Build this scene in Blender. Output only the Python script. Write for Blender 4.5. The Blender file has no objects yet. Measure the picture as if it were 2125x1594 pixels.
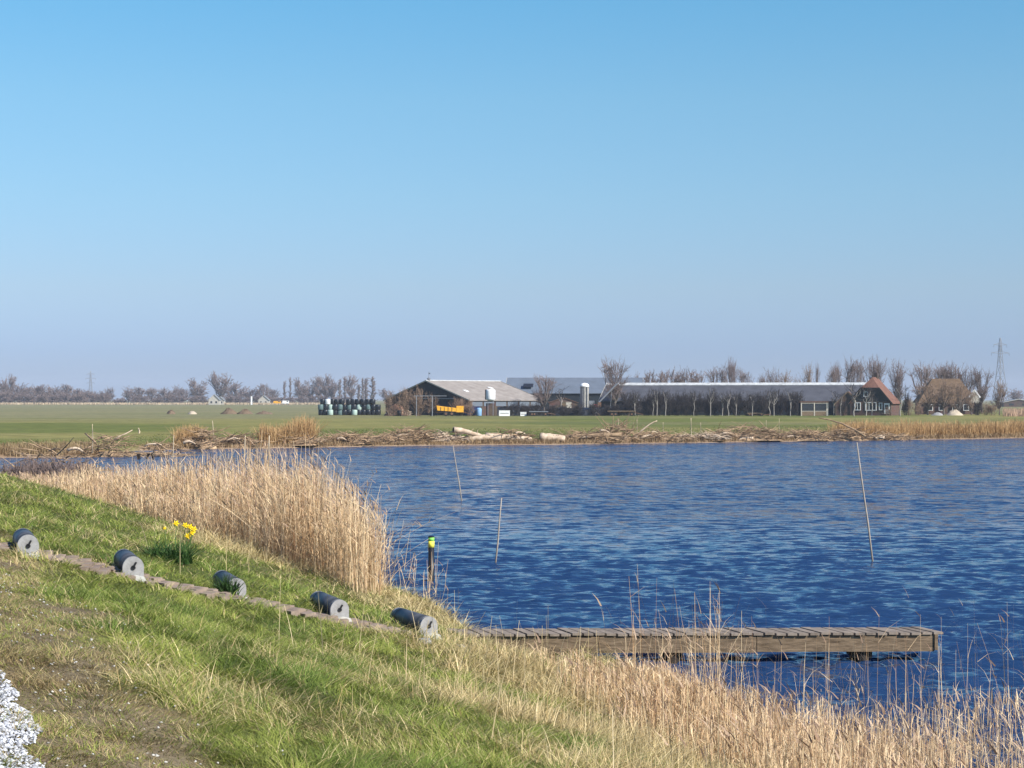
import bpy, math, random
import numpy as np
from mathutils import Vector, Matrix
random.seed(7); RNG = np.random.default_rng(11)
C = bpy.context.scene.collection
PI = math.pi
F = 3965.0; CH = 4.0; HZ = 828.0; CX = 1062.5      # lens in photo pixels, eye height, horizon row

# ------------------------------------------------------------------ basics
def PX(px, D): return (px-CX)*D/F
def PZ(py, D): return CH-(py-HZ)*D/F
def tag(o, label=None, cat=None, group=None, kind=None):
    if label: o['label'] = label
    if cat: o['category'] = cat
    if group: o['group'] = group
    if kind: o['kind'] = kind
    return o
def empty(name, loc, label, cat, rz=0, group=None, scale=None):
    o = bpy.data.objects.new(name, None); C.objects.link(o)
    o.empty_display_size = .2
    o.location = loc; o.rotation_euler = (0, 0, rz)
    if scale: o.scale = scale if isinstance(scale, tuple) else (scale,)*3
    return tag(o, label, cat, group)
def copy_tree(o, parent=None):
    c = o.copy(); C.objects.link(c); c.parent = parent
    for ch in list(o.children): copy_tree(ch, c)
    return c

class MB:
    def __init__(s): s.v = []; s.f = []
    def add(s, vs, fs):
        n = len(s.v); s.v += [tuple(v) for v in vs]; s.f += [tuple(i+n for i in f) for f in fs]; return s
    def box(s, c, d, rz=0, m=None):
        x, y, z = d[0]/2, d[1]/2, d[2]/2
        vs = [Vector((a*x, b*y, e*z)) for a in (-1, 1) for b in (-1, 1) for e in (-1, 1)]
        R = Matrix.Rotation(rz, 3, 'Z') if m is None else m
        vs = [R@v+Vector(c) for v in vs]
        return s.add(vs, [(0,1,3,2),(4,6,7,5),(0,4,5,1),(2,3,7,6),(0,2,6,4),(1,5,7,3)])
    def beam(s, a, b, w, h=None, n=0):
        a = Vector(a); b = Vector(b); h = h or w
        d = (b-a); L = d.length
        if L < 1e-6: return s
        m = d.to_track_quat('Y', 'Z').to_matrix()
        return s.box((a+b)/2, (w, L, h), m=m)
    def tube(s, pts, rs, n=8, cap=True):
        pts = [Vector(p) for p in pts]
        if not isinstance(rs, (list, tuple)): rs = [rs]*len(pts)
        vs = []; fs = []
        for i, p in enumerate(pts):
            d = (pts[min(i+1, len(pts)-1)]-pts[max(i-1, 0)]).normalized()
            q = d.to_track_quat('Z', 'Y').to_matrix()
            for k in range(n):
                a = 2*PI*k/n
                vs.append(p+q@Vector((math.cos(a)*rs[i], math.sin(a)*rs[i], 0)))
        for i in range(len(pts)-1):
            for k in range(n):
                fs.append((i*n+k, i*n+(k+1)%n, (i+1)*n+(k+1)%n, (i+1)*n+k))
        if cap:
            fs.append(tuple(reversed(range(n)))); fs.append(tuple((len(pts)-1)*n+k for k in range(n)))
        return s.add(vs, fs)
    def lathe(s, prof, n=20, c=(0,0,0)):
        vs = []; fs = []
        for r, z in prof:
            for k in range(n):
                a = 2*PI*k/n; vs.append((c[0]+r*math.cos(a), c[1]+r*math.sin(a), c[2]+z))
        for i in range(len(prof)-1):
            for k in range(n): fs.append((i*n+k, i*n+(k+1)%n, (i+1)*n+(k+1)%n, (i+1)*n+k))
        fs.append(tuple(reversed(range(n)))); fs.append(tuple((len(prof)-1)*n+k for k in range(n)))
        return s.add(vs, fs)
    def prism(s, poly, y0, y1):          # poly in x,z ; extruded along y
        n = len(poly)
        vs = [(x, y0, z) for x, z in poly]+[(x, y1, z) for x, z in poly]
        fs = [tuple(range(n)), tuple(reversed(range(n, 2*n)))]
        fs += [((i+1) % n, i, n+i, n+(i+1) % n) for i in range(n)]
        return s.add(vs, fs)
    def slab(s, q, t):                   # quad thickened along its normal
        q = [Vector(p) for p in q]
        nrm = (q[1]-q[0]).cross(q[2]-q[0]).normalized()*t
        n = len(q)
        vs = q+[p-nrm for p in q]
        fs = [tuple(range(n)), tuple(reversed(range(n, 2*n)))]
        fs += [((i+1) % n, i, n+i, n+(i+1) % n) for i in range(n)]
        return s.add(vs, fs)
    def build(s, name, mat, parent=None, smooth=False, loc=None):
        me = bpy.data.meshes.new(name); me.from_pydata(s.v, [], s.f); me.validate(); me.update()
        if mat: me.materials.append(mat)
        if smooth: me.polygons.foreach_set('use_smooth', [True]*len(me.polygons))
        o = bpy.data.objects.new(name, me); C.objects.link(o)
        if parent: o.parent = parent
        if loc: o.location = loc
        return o

def np_mesh(name, V, Fq, mat, parent=None, col=None, smooth=False, extra=None):
    V = np.asarray(V, np.float32); Fq = np.asarray(Fq, np.int32); k = Fq.shape[1]
    me = bpy.data.meshes.new(name)
    me.vertices.add(len(V)); me.vertices.foreach_set('co', V.ravel())
    me.loops.add(Fq.size); me.loops.foreach_set('vertex_index', Fq.ravel())
    me.polygons.add(len(Fq)); me.polygons.foreach_set('loop_start', np.arange(0, Fq.size, k, dtype=np.int32))
    try: me.polygons.foreach_set('loop_total', np.full(len(Fq), k, np.int32))
    except Exception: pass
    me.update(calc_edges=True)
    if smooth: me.polygons.foreach_set('use_smooth', np.ones(len(Fq), bool))
    if col is not None:
        a = me.color_attributes.new('Col', 'FLOAT_COLOR', 'POINT')
        c = np.ones((len(V), 4), np.float32); c[:, :3] = col; a.data.foreach_set('color', c.ravel())
    if mat: me.materials.append(mat)
    o = bpy.data.objects.new(name, me); C.objects.link(o)
    if parent: o.parent = parent
    return o

# numpy value noise
def vn(x, y, sc, seed=0):
    x = np.asarray(x, float)/sc+seed*17.13; y = np.asarray(y, float)/sc-seed*9.71
    xi = np.floor(x); yi = np.floor(y); u = x-xi; v = y-yi
    u = u*u*(3-2*u); v = v*v*(3-2*v)
    def h(a, b):
        t = np.sin(a*127.1+b*311.7+seed*74.7)*43758.5453
        return t-np.floor(t)
    return (h(xi, yi)*(1-u)+h(xi+1, yi)*u)*(1-v)+(h(xi, yi+1)*(1-u)+h(xi+1, yi+1)*u)*v
def fbm(x, y, sc, seed=0, o=4):
    s = 0; a = .5; t = 0
    for i in range(o): s = s+a*vn(x, y, sc/2**i, seed+i*3); t += a; a *= .5
    return s/t
def sstep(x, a, b):
    t = np.clip((np.asarray(x, float)-a)/(b-a), 0, 1); return t*t*(3-2*t)

# ------------------------------------------------------------------ materials
def newmat(name):
    m = bpy.data.materials.new(name); m.use_nodes = True
    nt = m.node_tree; b = nt.nodes['Principled BSDF']
    b.inputs['Specular IOR Level'].default_value = .25
    return m, nt, b
def mat(name, col, rough=.8, var=.25, scale=3.0, bump=.0, metal=0, col2=None, spec=None, detail=6, stretch=None):
    m, nt, b = newmat(name)
    b.inputs['Roughness'].default_value = rough; b.inputs['Metallic'].default_value = metal
    if spec is not None: b.inputs['Specular IOR Level'].default_value = spec
    tc = nt.nodes.new('ShaderNodeTexCoord'); n = nt.nodes.new('ShaderNodeTexNoise')
    n.inputs['Scale'].default_value = scale; n.inputs['Detail'].default_value = detail
    n.inputs['Roughness'].default_value = .65
    if stretch:
        mp = nt.nodes.new('ShaderNodeMapping'); mp.inputs['Scale'].default_value = stretch
        nt.links.new(tc.outputs['Object'], mp.inputs['Vector']); nt.links.new(mp.outputs[0], n.inputs['Vector'])
    else: nt.links.new(tc.outputs['Object'], n.inputs['Vector'])
    r = nt.nodes.new('ShaderNodeValToRGB'); r.color_ramp.elements[0].position = .3; r.color_ramp.elements[1].position = .7
    c2 = col2 or tuple(min(1, c*(1+var)) for c in col); c1 = col if col2 else tuple(c*(1-var) for c in col)
    r.color_ramp.elements[0].color = (*c1, 1); r.color_ramp.elements[1].color = (*c2, 1)
    nt.links.new(n.outputs['Fac'], r.inputs[0]); nt.links.new(r.outputs[0], b.inputs['Base Color'])
    if bump:
        bp = nt.nodes.new('ShaderNodeBump'); bp.inputs['Strength'].default_value = bump; bp.inputs['Distance'].default_value = .02
        nt.links.new(n.outputs['Fac'], bp.inputs['Height']); nt.links.new(bp.outputs[0], b.inputs['Normal'])
    return m
def ribmat(name, col, freq, axis='X', rough=.8, depth=.3, var=.25, nscale=1.0, col2=None):
    m = mat(name, col, rough, var, nscale, 0, col2=col2); nt = m.node_tree; b = nt.nodes['Principled BSDF']
    tc = nt.nodes.new('ShaderNodeTexCoord'); w = nt.nodes.new('ShaderNodeTexWave')
    w.bands_direction = axis; w.inputs['Scale'].default_value = freq
    nt.links.new(tc.outputs['Object'], w.inputs['Vector'])
    bp = nt.nodes.new('ShaderNodeBump'); bp.inputs['Strength'].default_value = depth; bp.inputs['Distance'].default_value = .05
    nt.links.new(w.outputs['Fac'], bp.inputs['Height']); nt.links.new(bp.outputs[0], b.inputs['Normal'])
    return m
def brickmat(name, c1, c2, mort, scale=1.0):
    m, nt, b = newmat(name); b.inputs['Roughness'].default_value = .9
    tc = nt.nodes.new('ShaderNodeTexCoord'); mp = nt.nodes.new('ShaderNodeMapping')
    mp.inputs['Rotation'].default_value = (PI/2, 0, 0)
    t = nt.nodes.new('ShaderNodeTexBrick'); t.inputs['Scale'].default_value = scale
    t.inputs['Color1'].default_value = (*c1, 1); t.inputs['Color2'].default_value = (*c2, 1); t.inputs['Mortar'].default_value = (*mort, 1)
    t.inputs['Brick Width'].default_value = .22; t.inputs['Row Height'].default_value = .07; t.inputs['Mortar Size'].default_value = .008
    nt.links.new(tc.outputs['Object'], mp.inputs[0]); nt.links.new(mp.outputs[0], t.inputs['Vector'])
    n = nt.nodes.new('ShaderNodeTexNoise'); n.inputs['Scale'].default_value = .8; nt.links.new(tc.outputs['Object'], n.inputs['Vector'])
    mx = nt.nodes.new('ShaderNodeMix'); mx.data_type = 'RGBA'; mx.blend_type = 'MULTIPLY'; mx.inputs[0].default_value = .6
    nt.links.new(t.outputs[0], mx.inputs[6]); nt.links.new(n.outputs['Color'], mx.inputs[7]); nt.links.new(mx.outputs[2], b.inputs['Base Color'])
    return m
def vegmat(name, trans=.3, rough=.6, spec=.2):
    m, nt, b = newmat(name); b.inputs['Roughness'].default_value = rough; b.inputs['Specular IOR Level'].default_value = spec
    a = nt.nodes.new('ShaderNodeVertexColor'); a.layer_name = 'Col'
    nt.links.new(a.outputs[0], b.inputs['Base Color'])
    if trans:
        t = nt.nodes.new('ShaderNodeBsdfTranslucent'); nt.links.new(a.outputs[0], t.inputs['Color'])
        mx = nt.nodes.new('ShaderNodeMixShader'); mx.inputs[0].default_value = trans
        out = nt.nodes['Material Output']
        nt.links.new(b.outputs[0], mx.inputs[1]); nt.links.new(t.outputs[0], mx.inputs[2]); nt.links.new(mx.outputs[0], out.inputs[0])
    return m

M = {}
M['grass'] = vegmat('grass_blades', .25)
M['straw'] = vegmat('straw_blades', .15)
M['stone'] = vegmat('pebbles', 0, .85)
M['concrete'] = mat('concrete', (.20,.19,.18), .9, .3, 9, .5, col2=(.36,.355,.35))
M['concrete_white'] = mat('whitened_concrete', (.45,.44,.40), .9, .2, 12, .4)
M['tube'] = mat('slate_plastic', (.028,.033,.043), .5, .35, 5, .2, spec=.35, detail=10, col2=(.09,.097,.11))
M['black'] = mat('black_plastic', (.012,.012,.014), .45, .3, 5, .05, spec=.4)
M['wood_grey'] = mat('weathered_wood', (.075,.052,.032), .9, .4, 4, .7, stretch=(1,6,6), col2=(.25,.18,.115))
M['wood_deck'] = mat('deck_wood', (.12,.095,.075), .9, .35, 3, .6, col2=(.33,.27,.215))
M['wood_dark'] = mat('wet_pile_wood', (.02,.016,.013), .7, .4, 4, .5)
M['pale_wood'] = mat('barkless_wood', (.30,.21,.135), .85, .3, 2.5, .5, col2=(.60,.48,.36))
M['brown_wood'] = mat('barky_wood', (.12,.08,.05), .9, .4, 3, .6, col2=(.36,.25,.15))
M['brush_wood'] = mat('brushwood', (.06,.036,.022), .9, .4, 1.6, 0, col2=(.52,.36,.22))
M['hollow'] = mat('rotten_heartwood', (.018,.013,.01), .95, .4, 4, .3)
M['stake'] = mat('stake_wood', (.45,.36,.25), .8, .25, 4, 0)
M['stake_near'] = mat('cane_wood', (.33,.28,.23), .7, .25, 6, 0)
M['twig'] = mat('bare_twigs', (.20,.15,.135), .9, .35, .6)
M['twig_pale'] = mat('pale_bark', (.30,.27,.24), .9, .35, .8)
M['twig_red'] = mat('brown_twigs', (.24,.165,.115), .9, .35, .6)
M['twig_dark'] = mat('dark_twigs', (.045,.038,.038), .9, .4, .7)
M['bark'] = mat('grey_bark', (.13,.11,.095), .9, .3, 2)
M['ivy'] = mat('evergreen_ivy', (.018,.03,.014), .7, .4, 2)

# ------------------------------------------------------------------ terrain
def edge_e(X, Y):
    X = np.asarray(X, float); Y = np.asarray(Y, float)
    c = np.clip(Y-35, 0, None)
    xe = -2.05-.3*(Y-8.3)-.004*np.minimum(c, 60)**2-.48*np.clip(c-60, 0, None)
    return (X-xe)/1.044
def shore_shift(Y): return .0*np.exp(-((Y-28.7)/2.3)**2)-.35*sstep(-Y, -26, -18)+.25*np.sin(Y*.55)
_sp = [(-400,985),(-200,957),(0,950),(190,949),(215,937),(450,931),(600,930),(850,925),(1200,922),(1600,917),(2125,909),(2400,905),(3000,902)]
_sD = np.array([CH*F/(y-HZ) for _, y in _sp]); _sX = np.array([(p-CX)*d/F for (p, _), d in zip(_sp, _sD)])
def shoreY(X):
    return np.interp(X, _sX, _sD)+1.2*(fbm(X, 0*np.asarray(X, float), 9, 5)-.5)*2
def terrain(X, Y):
    X = np.asarray(X, float); Y = np.asarray(Y, float)
    e = edge_e(X, Y)-shore_shift(Y)
    z1 = np.interp(e, [-40,-13,-5,-3,0,1.0,2,7.8,8.25,8.7,11,14], [.4,.4,2.35,2.4,2.38,2.22,1.98,.22,.12,-.12,-.6,-.9])
    gsh = np.exp(-(np.clip(np.abs(Y-28.2)-1.2, 0, None)/1.1)**2)
    zs = np.interp(e, [0,1.0,2,5.6,6.8,7.6,9.2,9.7,11,14], [2.38,2.22,1.98,.86,.36,.16,.08,-.12,-.6,-.9])
    z1 = np.where((e > 2) & (e < 14), z1*(1-gsh)+zs*gsh, z1)
    near = sstep(-Y, -95, -60)
    z1 = z1+near*(fbm(X, Y, 2.2, 1)-.5)*.16*sstep(e, .3, 1.5)*(z1 > -.02)+near*(vn(X, Y, .35, 9)-.5)*.035*sstep(e, 0, 1)
    d = Y-shoreY(X)
    z2 = np.interp(d, [-8,-2,0,.8,3,9,40], [-.9,-.35,.0,.22,.38,.34,.3])
    z2 = z2+(fbm(X, Y, 5, 3)-.5)*.25*sstep(d, .3, 2)*sstep(-d, -14, -5)
    z2 = z2+(fbm(X, Y, 60, 4)-.5)*.22*sstep(d, 20, 80)
    return np.maximum(z1, z2)
def tz(x, y): return float(terrain(x, y))
def hit(px, py, dmin=6, dmax=120):
    D = np.arange(dmin, dmax, .03); X = (px-CX)*D/F; zr = CH-(py-HZ)*D/F
    t = terrain(X, D); i = np.argmax(zr <= t)
    return Vector((X[i], D[i], t[i]))
def on(px, D): x = PX(px, D); return Vector((x, D, tz(x, D)))

def geo(a, b, n, p=1.0): return a+(b-a)*np.linspace(0, 1, n)**p
xs = np.concatenate([-geo(30, 4200, 70, 3)[::-1], np.arange(-29.8, 14, .2), geo(14, 60, 60, 1.3)[:-1], geo(60, 4200, 60, 3)])
ys = np.concatenate([geo(-60, 5, 25)[:-1], np.arange(5, 48, .2), np.arange(48, 90, .5), np.arange(90, 215, .8), geo(215, 700, 90, 1.4)[:-1], geo(700, 6000, 60, 2)])
GX, GY = np.meshgrid(xs, ys); GZ = terrain(GX, GY)
GV = np.stack([GX.ravel(), GY.ravel(), GZ.ravel()], 1)
def gridf(nr, nc):
    i = np.arange(nr-1)[:, None]*nc+np.arange(nc-1)[None, :]
    return np.stack([i, i+1, i+nc+1, i+nc], -1).reshape(-1, 4)
def lerp(a, b, t): return np.asarray(a)*(1-t[..., None])+np.asarray(b)*t[..., None]
def soilmask(X, Y):      # worn brown verge beside the gravel
    e = edge_e(X, Y)
    w = 1.02-.04*(Y-8)+1.0*(fbm(X, Y, 1.3, 21)-.5)*2.2
    return sstep(-e, -w-.25, -w+.25)
def strawmask(X, Y):     # share of dry stalks among the green
    e = edge_e(X, Y)-shore_shift(Y)
    a = .9*sstep(e, 2.6+.16*np.clip(Y-14, -5, 20), 7.2+.05*np.clip(Y-14, -5, 20))*sstep(-Y, -26.3, -23.5)
    b = sstep(e, 2.6+.03*(Y-40), 5.3)*sstep(Y, 30, 36)
    c = sstep(e, 7.5, 8.3)*.6
    n = fbm(X, Y, 1.7, 31)
    base = .10+.24*sstep(n, .5, .68)
    return np.clip(base+np.maximum.reduce([a, b, c])*(.25+.95*sstep(n, .36, .62)+.45*(vn(X, Y, .45, 33)-.5)), 0, 1)
X, Y = GX.ravel(), GY.ravel(); e = edge_e(X, Y); d = Y-shoreY(X)
near_c = lerp((.055,.075,.02), (.20,.155,.08), strawmask(X, Y)*.85)
near_c = lerp(near_c, lerp((.13,.095,.06), (.27,.21,.14), fbm(X, Y, .5, 47)), soilmask(X, Y)*.85)
near_c = lerp(near_c, (.05,.04,.025), sstep(e, 8.0, 8.8))
near_c = lerp(near_c, (.07,.095,.03), sstep(-e, 2, 4))
n1 = fbm(X, Y, 38, 41); n2 = fbm(X*.25, Y, 16, 42); n3 = fbm(X, Y, 4, 43)
fld = lerp((.12,.135,.035), (.21,.19,.065), sstep(n1, .35, .65))
n4 = fbm(X*.12, Y, 7, 45); fld = lerp(fld, (.19,.17,.08), sstep(n2, .5, .7)*.6); fld = lerp(fld, (.07,.10,.03), sstep(n4, .6, .7)*.45)
left = sstep(-X, 15, 60)*sstep(Y, 300, 430)
fld = lerp(fld, (.20,.185,.10), np.maximum(left*.8, sstep(Y, 420, 650)*.7)*(.55+.6*n2))
bank = sstep(-d, -9, -1.5)
bank = np.clip(bank*(.5+1.1*n3)+sstep(-X, 22, 40)*sstep(-d, -26, -6)*.8*(.4+n3), 0, 1)
fld = lerp(fld, (.20,.115,.055), bank*.95)
fld = lerp(fld, (.32,.24,.17), sstep(-d, -.9, -.1)*.8)
isfar = (d > -12) & (Y > 100)
gc = np.where(isfar[:, None], fld, near_c)
def groundmat():
    m, nt, b = newmat('ground_cover'); b.inputs['Roughness'].default_value = .95; b.inputs['Specular IOR Level'].default_value = .05
    a = nt.nodes.new('ShaderNodeVertexColor'); a.layer_name = 'Col'
    tc = nt.nodes.new('ShaderNodeTexCoord')
    n = nt.nodes.new('ShaderNodeTexNoise'); n.inputs['Scale'].default_value = 14; n.inputs['Detail'].default_value = 8; n.inputs['Roughness'].default_value = .75
    n2 = nt.nodes.new('ShaderNodeTexNoise'); n2.inputs['Scale'].default_value = .35; n2.inputs['Detail'].default_value = 9; n2.inputs['Roughness'].default_value = .7
    for q in (n, n2): nt.links.new(tc.outputs['Object'], q.inputs['Vector'])
    mr = nt.nodes.new('ShaderNodeMapRange'); mr.inputs[1].default_value = .3; mr.inputs[2].default_value = .7; mr.inputs[3].default_value = .6; mr.inputs[4].default_value = 1.4
    mr2 = nt.nodes.new('ShaderNodeMapRange'); mr2.inputs[1].default_value = .3; mr2.inputs[2].default_value = .7; mr2.inputs[3].default_value = .6; mr2.inputs[4].default_value = 1.4
    nt.links.new(n.outputs[0], mr.inputs[0]); nt.links.new(n2.outputs[0], mr2.inputs[0])
    mu = nt.nodes.new('ShaderNodeMath'); mu.operation = 'MULTIPLY'; nt.links.new(mr.outputs[0], mu.inputs[0]); nt.links.new(mr2.outputs[0], mu.inputs[1])
    vm = nt.nodes.new('ShaderNodeVectorMath'); vm.operation = 'SCALE'
    nt.links.new(a.outputs[0], vm.inputs[0]); nt.links.new(mu.outputs[0], vm.inputs['Scale'])
    nt.links.new(vm.outputs[0], b.inputs['Base Color'])
    bp = nt.nodes.new('ShaderNodeBump'); bp.inputs['Strength'].default_value = .6; bp.inputs['Distance'].default_value = .03
    nt.links.new(n.outputs[0], bp.inputs['Height']); nt.links.new(bp.outputs[0], b.inputs['Normal'])
    return m
g = np_mesh('ground', GV, gridf(len(ys), len(xs)), groundmat(), col=gc, smooth=True)
tag(g, 'grassy dike slope, lake bed and flat green pasture reaching the horizon', 'ground', kind='structure')

# ------------------------------------------------------------------ water
Ds = [7.0]
while Ds[-1] < 222: Ds.append(Ds[-1]+max(.035, Ds[-1]**2*5.2e-5))
Ds = np.array(Ds)
ts = np.concatenate([np.linspace(-.8, -.32, 30)[:-1], np.linspace(-.32, .32, 430), np.linspace(.32, .8, 30)[1:]])
WD, WT = np.meshgrid(Ds, ts, indexing='ij'); WX = WD*WT
wz = np.zeros_like(WD)
step = np.maximum(WD*.0015*1.0, np.gradient(Ds)[:, None]*1.0)
R2 = np.random.default_rng(5)
gust = .82+.36*fbm(WX, WD, 14, 77)
for i in range(80):
    lam = math.exp(R2.uniform(math.log(.13), math.log(.62))); th = R2.normal(0, .36)+.08
    k = 2*PI/lam; amp = .0070*lam*(.7 if lam > .6 else 1.0); ph = R2.uniform(0, 2*PI)
    w = sstep(lam/step, 2.2, 4.5)
    wob = .8*np.sin(WX*.21+i)+.8*np.sin(WD*.17+i*2)
    wz += w*amp*np.sin(k*(WX*math.sin(th)+WD*math.cos(th))+ph+wob)
wz *= gust
wz = wz+np.sign(wz)*0+.9*wz*np.abs(wz)*8
fade = sstep(-WD, -225, -150)
V = np.stack([WX.ravel(), WD.ravel(), (wz).ravel()], 1)
def watermat():
    m, nt, b = newmat('lake_water')
    b.inputs['Base Color'].default_value = (.012,.035,.092, 1); b.inputs['Roughness'].default_value = .08
    b.inputs['IOR'].default_value = 1.40; b.inputs['Specular IOR Level'].default_value = .5
    L = nt.links.new
    tc = nt.nodes.new('ShaderNodeTexCoord'); ge_ = nt.nodes.new('ShaderNodeNewGeometry')
    acc = ge_.outputs['Normal']
    for sc_, st_, dt_, ax in ((6.5, (.8, 1.1, 0), 3, .4), (2.4, (.6, 1.9, 0), 3, .55), (.3, (.1, .5, 0), 3, .5)):
        mp = nt.nodes.new('ShaderNodeMapping'); mp.inputs['Scale'].default_value = (ax, 1, 1); mp.inputs['Rotation'].default_value = (0, 0, .08)
        n = nt.nodes.new('ShaderNodeTexNoise'); n.inputs['Scale'].default_value = sc_; n.inputs['Detail'].default_value = dt_; n.inputs['Roughness'].default_value = .62
        L(tc.outputs['Object'], mp.inputs[0]); L(mp.outputs[0], n.inputs['Vector'])
        a = nt.nodes.new('ShaderNodeVectorMath'); a.operation = 'SUBTRACT'; a.inputs[1].default_value = (.5,.525,.5); L(n.outputs['Color'], a.inputs[0])
        b_ = nt.nodes.new('ShaderNodeVectorMath'); b_.operation = 'MULTIPLY'; b_.inputs[1].default_value = st_; L(a.outputs[0], b_.inputs[0])
        c_ = nt.nodes.new('ShaderNodeVectorMath'); c_.operation = 'ADD'; L(acc, c_.inputs[0]); L(b_.outputs[0], c_.inputs[1]); acc = c_.outputs[0]
    no = nt.nodes.new('ShaderNodeVectorMath'); no.operation = 'NORMALIZE'; L(acc, no.inputs[0]); L(no.outputs[0], b.inputs['Normal'])
    return m
w = np_mesh('water', V, gridf(len(Ds), len(ts))[:, ::-1], watermat(), smooth=True)
tag(w, 'deep blue wind-rippled lake between the reed bank and the pasture', 'water', kind='structure')

# ------------------------------------------------------------------ gravel path
gy = np.arange(-20, 58, .25); ge = np.linspace(-2.6, .06, 14)
EY, EE = np.meshgrid(gy, ge, indexing='ij')
wob = (fbm(EY, EY*0, .7, 51)-.5)*.45*(EE > -.1)
c_ = np.clip(EY-35, 0, None)
EX = (-2.16-.31*(EY-8.3)-.004*c_**2)-.32*np.exp(-((EY-12.6)/1.1)**2)+1.044*(EE+wob)
V = np.stack([EX.ravel(), EY.ravel(), terrain(EX, EY).ravel()+.02-.03*(EE > 0).ravel()], 1)
M['gravel'] = mat('pale_gravel', (.22,.225,.24), .9, .4, 60, .8, col2=(.62,.63,.66))
gp = np_mesh('gravel_path', V, gridf(len(gy), len(ge)), M['gravel'], smooth=True)
tag(gp, 'white gravel path on the crest of the dike', 'path', kind='structure')
def pebbles(name, P, S, Cc, label, cat):
    base = np.array([[1,0,0],[-1,0,0],[0,1,0],[0,-1,0],[0,0,1],[0,0,-1]], float)
    fs = np.array([[0,2,4],[2,1,4],[1,3,4],[3,0,4],[2,0,5],[1,2,5],[3,1,5],[0,3,5]])
    n = len(P); a = RNG.uniform(0, 2*PI, n); B = base[None]*(1+RNG.uniform(-.35, .35, (n, 6, 3)))
    B = B*S[:, None, None]*np.array([1,.8,.55])+RNG.normal(0, .15, (n, 6, 3))*S[:, None, None]
    ca, sa = np.cos(a)[:, None], np.sin(a)[:, None]
    x = B[..., 0]*ca-B[..., 1]*sa; y = B[..., 0]*sa+B[..., 1]*ca
    V = np.stack([x, y, B[..., 2]], -1)+P[:, None]
    Fc = fs[None]+6*np.arange(n)[:, None, None]
    return tag(np_mesh(name, V.reshape(-1, 3), Fc.reshape(-1, 3), M['stone'], col=np.repeat(Cc, 6, 0)), label, cat, kind='stuff')
n = 52000; yy = RNG.uniform(6.5, 18, n); ee = RNG.uniform(-1.3, .12, n)
ee = ee+(ee > -.15)*(fbm(yy, yy*0, .7, 51)-.5)*.45
xx = -2.16-.31*(yy-8.3)+1.044*ee-.32*np.exp(-((yy-12.6)/1.1)**2)
P = np.stack([xx, yy, terrain(xx, yy)+.028], 1); S = RNG.uniform(.006, .017, n)*(1+(RNG.random(n) < .05)*.6)
gcol = (RNG.random(n)**1.0*.62+.14)[:, None]*np.array([.97,.98,1.02])
pebbles('gravel', P, S, gcol, 'loose pale grey-white gravel stones covering the path', 'gravel')
n = 420; yy = RNG.uniform(7, 20, n)**1.0; ee = np.abs(RNG.normal(0, .7, n))+.05
xx = -2.05-.3*(yy-8.3)+1.044*ee
P = np.stack([xx, yy, terrain(xx, yy)+.02], 1)
pebbles('scattered_stones', P, RNG.uniform(.006, .016, n), RNG.uniform(.25, .6, n)[:, None]*np.array([1,.95,.85]), 'small stones scattered in the worn brown verge', 'stones')

# ------------------------------------------------------------------ brick strip
cl = [hit(*p) for p in [(-90,1118),(0,1137),(95,1156),(170,1172),(240,1188),(315,1206),(440,1233),(530,1252),(640,1275),(760,1300),(860,1320)]]
def along(pts, s):
    for a, b in zip(pts, pts[1:]):
        L = math.hypot(b.x-a.x, b.y-a.y)
        if s <= L: t = s/L; return a.x+(b.x-a.x)*t, a.y+(b.y-a.y)*t, math.atan2(b.y-a.y, b.x-a.x)
        s -= L
    return None
mb = MB(); s = 0; row = 0
while True:
    r = along(cl, s)
    if r is None: break
    x, y, a = r; nx, ny = -math.sin(a), math.cos(a)
    for j in range(3):
        off = -.30+j*.212+(row % 2)*.1
        if random.random() < .03: continue
        bx_, by_ = x+nx*off, y+ny*off
        mb.box((bx_, by_, tz(bx_, by_)+.012-.012+random.uniform(-.005, .005)), (.097, .206, .07), rz=a+random.uniform(-.05, .05))
    s += .103; row += 1
M['paver'] = mat('clinker_paver', (.17,.125,.095), .9, .3, 3.5, .4, col2=(.33,.255,.20))
bp = mb.build('brick_path', M['paver']); tag(bp, 'narrow strip of brown clinker pavers running down the dike under the rollers', 'path', kind='structure')
CL = np.array([(p.x, p.y) for p in cl])
def strip_dist(X, Y):
    best = np.full(np.shape(X), 1e9)
    for a, b in zip(CL, CL[1:]):
        ab = b-a; t = np.clip(((X-a[0])*ab[0]+(Y-a[1])*ab[1])/(ab@ab), 0, 1)
        best = np.minimum(best, np.hypot(X-a[0]-t*ab[0], Y-a[1]-t*ab[1]))
    return best

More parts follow.
